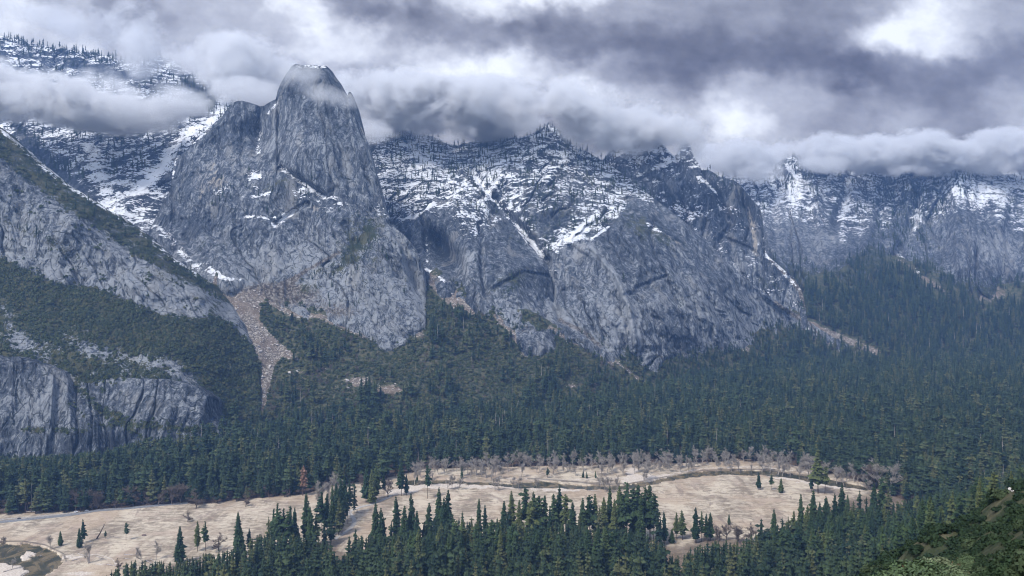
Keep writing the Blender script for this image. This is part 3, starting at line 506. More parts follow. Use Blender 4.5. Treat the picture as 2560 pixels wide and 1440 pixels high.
# ================================================================ TREES
def leaf_mat(name, a, b, c_, rough=.8, scale=.25):
    t = NT(name); oi = t.n.new('ShaderNodeObjectInfo'); r = oi.outputs['Random']
    c = t.mix(r, a, b); c = t.mix(t.smooth(r, .72, .98, 0, .8), c, c_)
    tc = t.n.new('ShaderNodeTexCoord'); n = t.noise(tc.outputs['Object'], scale, 3, .7); c = t.mix(t.smooth(n, .35, .7), t.mix(.45, c, (.0, .0, .0)), c)
    t.bsdf(c, rough, None, .12); return t.m
M['needle'] = leaf_mat('conifer_needles', (.022, .046, .022), (.060, .092, .032), (.105, .12, .04))
M['needle_far'] = leaf_mat('far_conifer_needles', (.018, .036, .022), (.060, .088, .038), (.105, .108, .046))
M['oak'] = leaf_mat('oak_leaves', (.062, .088, .045), (.115, .138, .06), (.16, .155, .08))
M['brush'] = leaf_mat('brush_leaves', (.040, .060, .022), (.075, .095, .035), (.13, .14, .07), .6, .8)
M['oak_near'] = leaf_mat('near_oak_leaves', (.018, .036, .018), (.034, .058, .026), (.056, .078, .038), .7, .5)
M['manz'] = leaf_mat('manzanita_leaves', (.07, .11, .05), (.13, .18, .09), (.22, .26, .15), .5, 2.)
M['rust'] = leaf_mat('rust_needles', (.16, .085, .055), (.20, .10, .06), (.2, .12, .08))
def plain(name, a, b, scale=.6, rough=.9):
    t = NT(name); t.bsdf(t.mix(t.smooth(t.noise(t.map(t.pos(), (1, 1, .3)), scale, 4, .65), .35, .65), a, b), rough, None, .1); return t.m
M['bark'] = plain('brown_bark', (.045, .032, .026), (.11, .075, .058))
M['pale'] = plain('pale_dead_wood', (.24, .21, .20), (.45, .41, .38))
M['twig'] = plain('grey_twigs', (.20, .18, .16), (.34, .31, .275))
M['oaktwig'] = plain('purple_brown_twigs', (.085, .068, .058), (.15, .12, .10))
def tube(P, Rr, n=5):
    """tube through points P with radii Rr -> verts, quads"""
    P = np.array(P, float); V = []; a = np.arange(n)*2*np.pi/n
    for i, (p, r) in enumerate(zip(P, Rr)):
        d = P[min(i+1, len(P)-1)]-P[max(i-1, 0)]; d /= np.linalg.norm(d)+1e-9
        e = np.cross(d, [0, 0, 1.]) if abs(d[2]) < .9 else np.cross(d, [1., 0, 0]); e /= np.linalg.norm(e); f = np.cross(d, e)
        V.append(p+r*(np.cos(a)[:, None]*e+np.sin(a)[:, None]*f))
    V = np.concatenate(V); Fq = []
    for i in range(len(P)-1):
        for j in range(n): Fq.append((i*n+j, i*n+(j+1) % n, (i+1)*n+(j+1) % n, (i+1)*n+j))
    return V, np.array(Fq)
def join(parts):
    V = []; Fq = []; o = 0
    for v, f in parts: V.append(v); Fq.append(f+o); o += len(v)
    return np.concatenate(V), np.concatenate(Fq)
def conifer_crown(rs, h=50., R=5.5, z0=.22, levels=34, per=7, power=.85, ragged=.3, droop=.25, wid=.2):
    """needle boughs: folded kite shaped sprays round the stem, with a thin dark core of inner boughs"""
    V = []; Fq = []; k = 0; gap = rs.uniform(0, 6.28)
    for i in range(levels):
        t = (i+rs.uniform(-.4, .4))/levels; t = min(max(t, 0), .995); z = h*(z0+(1-z0)*t)
        prof = (1-t)**power*(.55+.45*min(1, t*6)); r = R*prof*(1+ragged*rs.normal()*.6)+.35
        n = max(3, int(per*(.45+.55*(1-t))+rs.uniform(0, 1)))
        a0 = rs.uniform(0, 6.28)
        for j in range(n):
            a = a0+j*6.283/n+rs.normal()*.25
            L = r*(1+rs.normal()*ragged*.7)*(1-.35*max(0, math.cos(a-gap))*ragged*2); L = max(L, .4)
            if rs.random() < ragged*.28: continue
            w = L*wid+.55+rs.random()*.4; ca, sa = math.cos(a), math.sin(a); up = .10*L*(t*1.6-.3); dz = -droop*L*(1-t*.8)*rs.uniform(.5, 1.4)
            b = np.array([ca*L*.06, sa*L*.06, z]); m = np.array([ca*L*.58, sa*L*.58, z+up]); e = np.array([ca*L, sa*L, z+up+dz]); s = np.array([-sa, ca, 0])*w; lo = np.array([0, 0, -w*.55-.2])
            V += [b, m+s+lo, e, m-s+lo, m+np.array([0, 0, .12*L+.2])]
            Fq += [(k, k+1, k+4), (k+4, k+1, k+2), (k+4, k+2, k+3), (k, k+4, k+3)]; k += 5
    V = np.array(V); Fq = np.array(Fq)
    n = 6; zz = np.linspace(z0, 1, 6); core = []; a = np.arange(n)*2*np.pi/n
    for q in zz: t = (q-z0)/(1-z0); rr = R*.38*(1-t)**power*(.5+.5*min(1, t*6))+.04; core.append(np.stack([rr*np.cos(a+q*3), rr*np.sin(a+q*3), np.full(n, q*h)], 1))
    core = np.concatenate(core); cf = []
    for i in range(len(zz)-1):
        for j in range(n):
            p, q = i*n+j, i*n+(j+1) % n; cf += [(p, q, q+n), (p, q+n, p+n)]
    return join([(V, Fq), (core, np.array(cf))])
def crown_tip_fix(V): return V
def trunk_geo(rs, h=50., r=.55, n=6, bend=.3):
    zs = np.array([-.03, .02, .3, .6, .97])*h; P = [(rs.normal()*bend*(z/h), rs.normal()*bend*(z/h), z) for z in zs]
    return tube(P, [r*1.25, r, r*.75, r*.45, .05], n)
def tri(Fq):
    return Fq if Fq.shape[1] == 3 else np.concatenate([Fq[:, [0, 1, 2]], Fq[:, [0, 2, 3]]])
def branch_tree(rs, h, spread, trunk_r, depth=4, kids=5, twigs=420, twig_len=.07, upright=.5, clear=.3, tw=.09):
    parts = []; tips = []
    def grow(p, d, L, r, lev):
        n = 4; P = [p]; q = np.array(p, float); dd = d.copy()
        for i in range(n-1): dd = dd+rs.normal(0, .16, 3)+np.array([0, 0, .06*upright]); dd /= np.linalg.norm(dd); q = q+dd*L/(n-1); P.append(q.copy())
        parts.append(tube(P, np.linspace(r, r*.55, n), 4 if lev else 6))
        if lev >= depth-1: tips.extend(P[1:]); return
        for k in range(kids-(lev > 1)):
            i = rs.integers(1, n) if lev else rs.integers(1, n); base = P[i] if lev or i > 0 else P[1]
            a = rs.uniform(0, 6.28); nd = dd*upright+np.array([math.cos(a), math.sin(a), rs.uniform(-.1, .5)])*spread; nd /= np.linalg.norm(nd)
            grow(base, nd, L*rs.uniform(.5, .72), r*.5, lev+1)
    grow(np.array([0, 0, -.5]), np.array([0, 0, 1.]), h*(clear+.15), trunk_r, 0)
    V, Fq = join(parts); Fq = tri(Fq)
    tips = np.array(tips); i = rs.integers(0, len(tips), twigs); b = tips[i]; d = rs.normal(0, 1, (twigs, 3)); d[:, 2] = np.abs(d[:, 2])*.8+.1; d /= np.linalg.norm(d, axis=1)[:, None]
    L = h*twig_len*rs.uniform(.5, 1.5, (twigs, 1)); e = b+d*L; s = np.cross(d, rs.normal(0, 1, (twigs, 3))); s /= np.linalg.norm(s, axis=1)[:, None]; s *= tw
    TV = np.stack([b-s, b+s, e], 1).reshape(-1, 3); TF = np.arange(twigs*3).reshape(-1, 3)
    zt = max(V[:, 2].max(), TV[:, 2].max()); k = h/zt; V[:, 2] *= k; TV[:, 2] *= k
    return (V, Fq), (TV, TF)
def leafy(rs, rx, rz, n=260, size=.9, lumps=9, core=True):
    """round crown: leaf sprays gathered in uneven clumps"""
    c = rs.normal(0, 1, (lumps, 3)); c /= np.linalg.norm(c, axis=1)[:, None]; c *= rs.uniform(.3, .8, (lumps, 1)); c[:, 2] = np.abs(c[:, 2])*.9
    cr = rs.uniform(.3, .55, lumps); i = rs.integers(0, lumps, n); d = rs.normal(0, 1, (n, 3)); d /= np.linalg.norm(d, axis=1)[:, None]; d[:, 2] = np.where(d[:, 2] < -.3, -d[:, 2], d[:, 2])
    p = c[i]+d*cr[i][:, None]*rs.uniform(.75, 1.05, (n, 1)); p *= [rx, rx, rz]; p[:, 2] += rz*.15
    nrm = d+rs.normal(0, .45, (n, 3)); nrm /= np.linalg.norm(nrm, axis=1)[:, None]; a = np.cross(nrm, rs.normal(0, 1, (n, 3))); a /= np.linalg.norm(a, axis=1)[:, None]; b = np.cross(nrm, a)
    s = size*rs.uniform(.6, 1.3, (n, 1)); V = np.stack([p-a*s, p-b*s*.7, p+a*s, p+b*s*.7], 1).reshape(-1, 3); Fq = np.arange(n*4).reshape(-1, 4)
    if core:
        parts = [(V, tri(Fq))]
        for q, r in zip(c, cr):
            a_ = np.arange(6)*np.pi/3; ring = [[0, 0, r*.7]]+[[math.cos(x)*r*.7, math.sin(x)*r*.7, 0] for x in a_]+[[0, 0, -r*.5]]
            rv = (np.array(ring)+q)*[rx, rx, rz]+[0, 0, rz*.15]; rf = [(0, 1+j, 1+(j+1) % 6) for j in range(6)]+[(7, 1+(j+1) % 6, 1+j) for j in range(6)]; parts.append((rv, np.array(rf)))
        return join(parts)
    return V, tri(Fq)
def proto(name, geos):
    """one mesh from several (geometry, material) pairs"""
    V = []; Fq = []; I = []; o = 0; mats = []
    for k, ((v, f), m) in enumerate(geos): f = tri(f); V.append(v); Fq.append(f+o); I.append(np.full(len(f), k)); o += len(v); mats.append(m)
    return raw_mesh(name, np.concatenate(V), np.concatenate(Fq), mats, smooth=False, idx=np.concatenate(I))
# near conifers: trunk and crown as separate meshes, unit height 50 m
NEAR = []
for i, (R_, z0, pw, rg, lv, pr) in enumerate([(7.0, .14, .68, .28, 40, 10), (6.2, .24, .6, .4, 36, 9), (8.2, .08, .8, .25, 44, 10), (5.6, .36, .5, .55, 28, 8), (6.8, .2, .65, .4, 38, 9), (8.4, .05, .85, .22, 46, 11), (6.0, .42, .5, .55, 26, 8), (6.8, .12, .75, .28, 42, 10), (5.0, .2, .65, .3, 40, 9)]):
    rs = np.random.default_rng(50+i); cv, cf = conifer_crown(rs, 50., R_, z0, lv, pr, pw, rg)
    tv, tf = trunk_geo(rs, 50., .5, 7)
    NEAR.append((raw_mesh('conifer_trunk_%d' % i, tv, tf, [M['bark']]), raw_mesh('conifer_crown_%d' % i, cv, cf, [M['needle']], smooth=False)))
FARC = bpy.data.collections.new('forest_kinds')
def far_proto(name, geos):
    o = bpy.data.objects.new(name, proto(name, geos)); FARC.objects.link(o); return o
KN = {}
names = []
for i, (R_, z0, pw, rg, lv, pr) in enumerate([(6.8, .14, .58, .3, 14, 7), (6.2, .24, .5, .4, 12, 7), (7.6, .1, .7, .3, 15, 7), (6.0, .34, .42, .5, 10, 7), (6.6, .18, .55, .4, 13, 7), (5.0, .15, .5, .3, 13, 6)]):
    rs = np.random.default_rng(80+i); names.append('a_conifer_%d' % i)
    far_proto('a_conifer_%d' % i, [(conifer_crown(rs, 50., R_, z0, lv, pr, pw, rg, .25, .3), M['needle_far']), (trunk_geo(rs, 50., .5, 4), M['bark'])])
for i in range(4): far_proto('b_oak_%d' % i, [(leafy(np.random.default_rng(120+i), 5., 5.5, 170, 1.05, 8), M['oak'])])
rs = np.random.default_rng(140)
for i in range(3): far_proto('c_snag_%d' % i, [(tube([(0, 0, -1), (.3, 0, 12), (.1, .5, 30), (.2, .3, 46)], [.7, .55, .35, .08], 4), M['pale']), (join([tube([(0, 0, z), (math.cos(a)*2.2, math.sin(a)*2.2, z+.4)], [.12, .05], 3) for z, a in zip(rs.uniform(12, 44, 16), rs.uniform(0, 6.28, 16))]), M['pale'])])
for i in range(3):
    (bv, bf), (tv, tf) = branch_tree(np.random.default_rng(150+i), 16., .9, .3, 3, 5, 260, .12, .6, .3, .12); far_proto('d_bare_%d' % i, [((bv, bf), M['oaktwig']), ((tv, tf), M['oaktwig'])])
for i in range(3):
    rs = np.random.default_rng(160+i); v = rs.normal(0, 1, (14, 3)); v /= np.linalg.norm(v, axis=1)[:, None]; v *= [1.2, .9, .7]
    import bmesh
    bm = bmesh.new(); [bm.verts.new(q) for q in v]; bmesh.ops.convex_hull(bm, input=bm.verts[:]); me = bpy.data.meshes.new('e_boulder_%d' % i); bm.to_mesh(me); bm.free(); me.materials.append(None); o = bpy.data.objects.new('e_boulder_%d' % i, me); FARC.objects.link(o)
M['boulder'] = plain('grey_boulder', (.26, .24, .23), (.50, .47, .45), .5)
for o in FARC.objects:
    if o.name.startswith('e_'): o.data.materials[0] = M['boulder']
for i in range(3): far_proto('f_brush_%d' % i, [(leafy(np.random.default_rng(170+i), 4.6, 4., 700, .6, 12), M['oak_near'])])
CON, OAK, SNAG, BARE, ROCK, BRUSH = range(0, 6), range(6, 10), range(10, 13), range(13, 16), range(16, 19), range(19, 22)
def forest(name, pts, label, cat=None):
    """pts: list of (x, y, z, scale_xy, scale_z, kind)"""
    P = np.array(pts, np.float32); n = len(P)
    me = bpy.data.meshes.new(name); me.vertices.add(n); me.vertices.foreach_set('co', P[:, :3].ravel())
    a = me.attributes.new('size', 'FLOAT_VECTOR', 'POINT'); a.data.foreach_set('vector', np.column_stack([P[:, 3], P[:, 3], P[:, 4]]).ravel())
    a = me.attributes.new('turn', 'FLOAT_VECTOR', 'POINT'); a.data.foreach_set('vector', np.column_stack([RNG.normal(0, .02, n), RNG.normal(0, .02, n), RNG.uniform(0, 6.28, n)]).astype(np.float32).ravel())
    a = me.attributes.new('kind_index', 'INT', 'POINT'); a.data.foreach_set('value', P[:, 5].astype(np.int32))
    o = tag(link(name, me), label, None, kind='stuff')
    g = bpy.data.node_groups.new(name+'_planting', 'GeometryNodeTree'); g.interface.new_socket('Geometry', in_out='INPUT', socket_type='NodeSocketGeometry'); g.interface.new_socket('Geometry', in_out='OUTPUT', socket_type='NodeSocketGeometry')
    gi = g.nodes.new('NodeGroupInput'); go = g.nodes.new('NodeGroupOutput'); ip = g.nodes.new('GeometryNodeInstanceOnPoints'); ci = g.nodes.new('GeometryNodeCollectionInfo')
    ci.inputs['Collection'].default_value = FARC; ci.inputs['Separate Children'].default_value = True; ci.inputs['Reset Children'].default_value = True
    def na(nm, ty):
        q = g.nodes.new('GeometryNodeInputNamedAttribute'); q.data_type = ty; q.inputs['Name'].default_value = nm; return q.outputs['Attribute']
    g.links.new(gi.outputs[0], ip.inputs['Points']); g.links.new(ci.outputs[0], ip.inputs['Instance']); ip.inputs['Pick Instance'].default_value = True
    g.links.new(na('kind_index', 'INT'), ip.inputs['Instance Index']); g.links.new(na('size', 'FLOAT_VECTOR'), ip.inputs['Scale'])
    er = g.nodes.new('FunctionNodeEulerToRotation'); g.links.new(na('turn', 'FLOAT_VECTOR'), er.inputs[0]); g.links.new(er.outputs[0], ip.inputs['Rotation'])
    g.links.new(ip.outputs[0], go.inputs[0]); md = o.modifiers.new('planting', 'NODES'); md.node_group = g
    return o
def gz(x, y):
    return float(ground_z(np.array([float(x)]), np.array([float(y)]), False)[0][0])
def pick_kind(rng, n): return RNG.integers(rng.start, rng.stop, n)
# ---------------------------------------------------------------- forest behind the meadow and on the talus
def jitter_grid(cell, ymin, ymax):
    xs = []; ys = []
    y = ymin
    while y < ymax:
        half = (1280+60)/F*y+30; n = int(2*half/cell); x = -half+(np.arange(n)+RNG.uniform(-.45, .45, n)+.5)*cell; xs.append(x); ys.append(y+RNG.uniform(-.5, .5, n)*cell); y += cell
    return np.concatenate(xs), np.concatenate(ys)
X, Y = jitter_grid(9.8, 1020, 3250)
Z, ZTt = ground_z(X, Y, False)
U = U0+F*X/Y; VF_ = V0+F*H/Y; VV = V0+F*(H-Z)/Y; ZTm = ZTt
sl = near_slope(X, Y) > Z-.01
scr_ = np.where(ZTt > 2, scree_masks(U, VV), 0)
dens = np.where(VF_ < treeline(U), 1., 0.)
gapn = fbm(X/60, Y/90, 3, 301)
dens *= np.where(ZTt > 2, np.clip(.88+gapn*.8, 0, 1), np.clip(.95+gapn*.6, 0, 1))
dens *= np.clip(1-scr_*1.7, 0, 1)
# bare pale ground showing through the woods
for cu, cv, ru, rv in ((1600,1100,26,18),(1640,1085,14,24),(1240,1105,14,10),(2235,1100,10,22),(2255,1120,10,10),(2180,1140,8,16),(1345,1075,10,10),(2500,975,20,8),(1560,1050,16,10)): dens *= 1-.85*blob(U, VF_, cu, cv, ru, rv)
hide = (Y > talusY(np.clip(U, -1000, 4000), np.where(U < 2012, Vc(U), VcF(U)))+25) | ((U < 560) & (Y > 1500)) | ((U < 545) & (Y > 1345+.15*np.maximum(U, 0)))
_top = talusY(np.clip(U, -1000, 4000), np.where(U < 2012, Vc(U), VcF(U)))-Y; dens *= np.where(U > 1980, np.clip(.25+sstep(0, 260, _top)+gapn*.9, 0, 1), 1)
dens[hide] = 0; dens[sl] = 0
# share of round oak scrub against conifers
oak = sstep(8, 26, ZTm)*(sstep(1950, 1250, U)*1.)*np.clip(.9+fbm(X/70, Y/80, 3, 311)*1.2, 0, 1)*(1-.8*sstep(1030, 1070, VV))
oak = np.maximum(oak, .85*blob(U, VV, 2150, 900, 110, 45)*(ZTm > 10)); oak = oak*(1-.6*blob(U, VV, 1180, 830, 90, 60))
oak = np.maximum(oak, .12)
rn = RNG.random(len(X)); keep = rn < dens
X, Y, Z, U, VV, ZTm, oak, VFk, scrk = [q[keep] for q in (X, Y, Z, U, VV, ZTm, oak, VF_, scr_)]
isoak = (RNG.random(len(X)) < oak) & (ZTm > 2)
hN = fbm(X/45, Y/45, 3, 321)
ht = np.where(ZTm < 8, 38+hN*20+RNG.normal(0, 8.5, len(X)), 30+hN*16+RNG.normal(0, 8, len(X))); _dc = talusY(np.clip(U, -1000, 4000), np.where(U < 2012, Vc(U), VcF(U)))-Y; ht = np.where((ZTm > 8) & (U > 1700), ht+5, ht); ht = ht*np.where((U < 2000) & (ZTm > 8), .42+.58*sstep(10, 170, _dc), 1)
edge = (treeline(U)-VFk) < 22; ht = np.where(edge, ht*RNG.uniform(.65, 1.0, len(X)), ht)
# in front of the foot cliff the wood is lower
ht = np.clip(ht, 14, 62); vtm = curve([(-200,1150),(0,1150),(200,1140),(300,1118),(400,1095),(480,1066),(560,1040),(600,900)])(U)-12*RNG.random(len(X)); ht = ht*np.where((np.abs(U-645) < 50) & (ZTm > 1) & (U > 585), .45, 1); ht = np.where(U < 600, np.clip(H-Z-(vtm-V0)/F*Y, 9, ht), ht)
sx = np.where(isoak, RNG.uniform(.65, 1.2, len(X)), (ht*.7+13)/50*RNG.uniform(1., 1.7, len(X))); sz = np.where(isoak, sx*RNG.uniform(.8, 1.15, len(X)), ht/50)
kind = np.where(isoak, pick_kind(OAK, len(X)), pick_kind(CON, len(X)))
dead = (RNG.random(len(X)) < .008+.016*(ZTm > 8)) & ~isoak; kind = np.where(dead, pick_kind(SNAG, len(X)), kind)
bare = (RNG.random(len(X)) < .045+.25*blob(U, VV, 700, 1000, 60, 50)+.2*blob(U, VV, 780, 960, 80, 30)+.14*edge) & ~dead & ((ZTm > 4) | edge); kind = np.where(bare, pick_kind(BARE, len(X)), kind); sx = np.where(bare, RNG.uniform(.7, 1.1, len(X)), sx); sz = np.where(bare, sx, sz)
sz = np.where(dead, ht/46*.95, sz); sx = np.where(dead, sz, sx)
wood = np.column_stack([X, Y, Z-.3, sx, sz, kind])
print('forest', len(wood))
# oak scrub filling between the talus trees
Xs_, Ys_ = jitter_grid(5.6, 1400, 2500)
Zs_, Zt_ = ground_z(Xs_, Ys_, False); Us_ = U0+F*Xs_/Ys_; Vs_ = V0+F*(H-Zs_)/Ys_
d = (Zt_ > 10)*np.clip(.85+fbm(Xs_/50, Ys_/60, 3, 331)*1.1, 0, 1)*np.clip(1-scree_masks(Us_, Vs_)*1.6, 0, 1)*sstep(1700, 1350, Us_)
d = np.where((Ys_ > talusY(np.clip(Us_, -1000, 2000), Vc(np.clip(Us_, -1000, 2000)))+10) | (Us_ < 500), 0, d)
k = RNG.random(len(Xs_)) < d; n = k.sum(); s = RNG.uniform(.45, .85, n); scrub = [np.column_stack([Xs_[k], Ys_[k], Zs_[k]-.4, s, s*RNG.uniform(.7, 1, n), pick_kind(OAK, n)])]
# ---------------------------------------------------------------- trees and scrub on the mountain layers
def on_layer(name, key, cell, kinds, size, szvar=.25, ymax=1e9, sink=.5):
    L = LAYERS[name]; m = L[key]
    if m is None: return np.zeros((0, 6))
    V = L['V'].astype(float); a = V[1:, 1:]-V[:-1, :-1]; b = V[1:, :-1]-V[:-1, 1:]; area = .5*np.linalg.norm(np.cross(a, b), axis=2); d = np.clip(m[:-1, :-1], 0, 1.5)*area/(cell*cell)
    nrm = np.cross(a, b); nz = np.abs(nrm[..., 2])/(np.linalg.norm(nrm, axis=2)+1e-9); d = d*np.clip(nz*2.2, .15, 1); d = np.minimum(d, 1.3)
    idx = np.argwhere(RNG.random(d.shape) < d); n = len(idx); f = RNG.random((n, 2)); i, j = idx[:, 0], idx[:, 1]
    p = V[i, j]*(1-f[:, :1])*(1-f[:, 1:])+V[i+1, j]*f[:, :1]*(1-f[:, 1:])+V[i, j+1]*(1-f[:, :1])*f[:, 1:]+V[i+1, j+1]*f[:, :1]*f[:, 1:]
    s = size*np.clip(1+RNG.normal(0, szvar, n), .4, 1.7); return np.column_stack([p[:, :2], p[:, 2]-sink, s*RNG.uniform(.8, 1.1, n), s, pick_kind(kinds, n)])
ridge = [on_layer('snowy_ridge', 'tree', 17, CON, .46, .4), on_layer('central_peak', 'tree', 13, CON, .36, .4), on_layer('dark_buttress', 'tree', 12, CON, .34, .3), on_layer('rock_tower', 'tree', 12, CON, .36, .3),
         on_layer('spired_cliffs', 'tree', 13, CON, .40, .3), on_layer('far_wall', 'tree', 14, CON, .36, .4), on_layer('left_mountain', 'tree', 12, CON, .38, .3)]
ridge = np.concatenate(ridge); print('ridge', len(ridge))
scrub += [on_layer('left_mountain', 'scrub', 5.0, OAK, .66, .3, sink=.9), on_layer('foot_cliff', 'scrub', 5.2, OAK, .6, .3, sink=.8)]
scrub = np.concatenate(scrub); print('scrub', len(scrub))
# rubble on the chute and cones
Xr, Yr = jitter_grid(4.2, 1500, 2650); Zr, Ztr = ground_z(Xr, Yr, False); Ur = U0+F*Xr/Yr; Vr = V0+F*(H-Zr)/Yr
d = scree_masks(Ur, Vr)*(Ztr > 6)*.5*(Ur > 480); k = RNG.random(len(Xr)) < d; n = k.sum(); s = np.exp(RNG.normal(.0, .62, n)).clip(.3, 4.2); rub_ = np.column_stack([Xr[k], Yr[k], Zr[k], s, s, pick_kind(ROCK, n)]); print('rubble', n)
# ---------------------------------------------------------------- conifers one can tell apart
TREES = []     # (u, x, y, z, height, width factor, kind, where)
def at_base(u, vt, vb, w=1., k=None, where='meadow', label=None):
    y = floor_y(vb); x = (u-U0)/F*y; z = gz(x, y); h = (vb-vt)/F*y; TREES.append(dict(u=u, x=x, y=y, z=z, h=h, w=w, k=k, where=where, vt=vt, label=label))
for u, vt, vb, w, k, lab in [(151,1326,1364,1.25,5,'small dense round topped evergreen alone beside the left river bend'),
    (208,1295,1357,.9,4,'taller, rear tree of the touching pair of evergreens near the left river bend'),(198,1318,1369,1.15,2,'shorter, bushier front tree of the touching pair near the left river bend'),
    (263,1325,1347,1.3,3,'stubby sparse young pine beside the leaning dead trunk'),(315,1306,1351,1.05,6,'small flat sided pine with bare lower trunk standing alone right of the leaning dead trunk'),
    (448,1314,1408,1.05,2,'broad dark fir with a pointed top, alone on the meadow left of the twin pines'),(494,1300,1378,.9,4,'left one of the twin pines on the left meadow'),(514,1301,1378,.9,3,'right one of the twin pines on the left meadow'),
    (597,1276,1388,.95,5,'tall pointed fir on the meadow, first big tree left of the front stand'),(624,1318,1380,.95,4,'shorter fir at the right foot of the tall pointed meadow fir'),
    (1897,1180,1224,1.2,0,'left one of three pines standing together on the right meadow'),(1928,1187,1225,1.15,6,'middle, sparse one of three pines standing together on the right meadow'),(1953,1194,1233,1.35,5,'right, widest one of three pines standing together on the right meadow'),
    (2045,1120,1234,1.15,1,'very tall dark conifer at the right end of the meadow by the river bank'),(2028,1180,1230,1.,4,'shorter conifer touching the left side of the very tall one by the river bank'),(2062,1165,1236,1.,6,'thin conifer touching the right side of the very tall one by the river bank'),
    (1155,1165,1197,.9,5,'small spindle shaped cedar standing on the far river bank'),(1043,1183,1204,.9,2,'tiny fir on the far bank at the left end of the pale sand'),(1458,1174,1194,1.2,5,'left one of two tiny firs on the far river bank'),(1467,1178,1196,1.1,2,'right one of two tiny firs on the far river bank'),(1369,1168,1195,1.5,3,'small spreading pine on the far bank in the middle'),(1489,1176,1195,1.,5,'tiny dark fir at the left edge of the willow thicket'),
    (1069,1160,1246,.75,6,'slender sparse pine standing alone on the meadow behind the sand bar'),(1003,1153,1240,1.15,1,'tall fir at the right end of the bridge grove'),(1016,1185,1238,.9,0,'short fir under the tall one at the right end of the bridge grove'),
    (915,1165,1256,1.1,0,'leftmost fir of the clump of three beside the bike path bridge'),(928,1172,1258,1.1,2,'middle fir of the clump of three beside the bike path bridge'),(940,1160,1250,1.1,4,'tallest, right fir of the clump of three beside the bike path bridge'),
    (960,1180,1244,.8,3,'thin fir between the bridge clump and the bare oak'),(1661,1276,1360,.85,0,'slim fir just right of the tallest front clump'),(1692,1280,1348,1.,1,'left one of a close pair of firs on the near side of the right meadow'),(1706,1274,1350,1.1,4,'right one of a close pair of firs on the near side of the right meadow'),
    (1740,1266,1358,.9,0,'tallest of the small group of firs on the near side of the right meadow'),(1753,1277,1355,.9,3,'second fir of the small group on the near side of the right meadow'),(1767,1282,1354,.9,4,'third fir of the small group on the near side of the right meadow'),(1776,1280,1351,1.1,0,'right end fir of the small group on the near side of the right meadow'),
    (1680,1322,1358,1.6,5,'low round evergreen between the slim fir and the close pair'),(1822,1283,1312,1.1,5,'small fir rising over the bare oaks at the near edge of the right meadow')]:
    at_base(u, vt, vb, w, k, 'single', lab)
skyline = [(683,1270,1385),(693,1256,1388),(709,1268,1382),(725,1262,1388),(736,1266,1380),(700,1300,1392),(748,1310,1385),(672,1290,1380),
 (765,1230,1372),(777,1262,1380),(790,1280,1376),(805,1226,1345),(818,1232,1340),(830,1212,1330),(842,1205,1318),(853,1195,1308),(864,1188,1298),(875,1196,1290),(885,1205,1284),(846,1240,1340),(828,1262,1360),(812,1290,1372),(855,1262,1335),(868,1240,1310),
 (872,1337,1425),(888,1318,1420),(902,1335,1430),(915,1345,1425),(926,1330,1420),(938,1252,1385),(950,1266,1388),(962,1288,1380),(975,1300,1390),(993,1238,1372),(1008,1262,1385),(1020,1290,1385),(1030,1232,1378),(1042,1275,1392),(1056,1300,1385),
 (1072,1256,1372),(1085,1290,1380),(1098,1216,1365),(1110,1240,1375),(1120,1222,1360),(1135,1282,1372),(1148,1290,1380),(1156,1275,1368),(1168,1300,1380),(1180,1290,1375),(1198,1242,1362),(1213,1257,1365),(1228,1295,1380),
 (1246,1290,1372),(1259,1248,1362),(1270,1275,1375),(1280,1224,1355),(1298,1246,1362),(1316,1217,1352),(1327,1250,1370),(1336,1227,1358),(1347,1238,1362),(1362,1235,1360),(1374,1262,1372),(1385,1234,1358),(1397,1213,1350),(1414,1236,1358),(1434,1254,1368),
 (1446,1285,1378),(1458,1243,1362),(1474,1237,1358),(1486,1232,1356),(1498,1262,1370),(1511,1240,1360),(1523,1214,1350),(1536,1245,1365),(1548,1212,1350),(1558,1235,1360),(1567,1202,1348),(1580,1217,1352),(1591,1208,1350),(1601,1232,1360),(1613,1214,1350),(1625,1210,1350),(1634,1232,1356),(1645,1262,1362),(1650,1290,1368),
 (1936,1268,1400),(1903,1293,1400),(1957,1290,1390),(1970,1288,1385),(1985,1275,1385),(2003,1233,1370),(2018,1262,1380),(2035,1224,1365),(2050,1255,1370),(2066,1240,1360),(2088,1231,1350),(2104,1208,1340),(2120,1235,1350),(2135,1250,1350),(2150,1222,1330),(2168,1240,1340),(2185,1205,1320),(2205,1190,1310),(2222,1215,1320)]
for u, vt, vb in skyline: at_base(u, vt, vb, RNG.uniform(.85, 1.15), None, 'skyline')
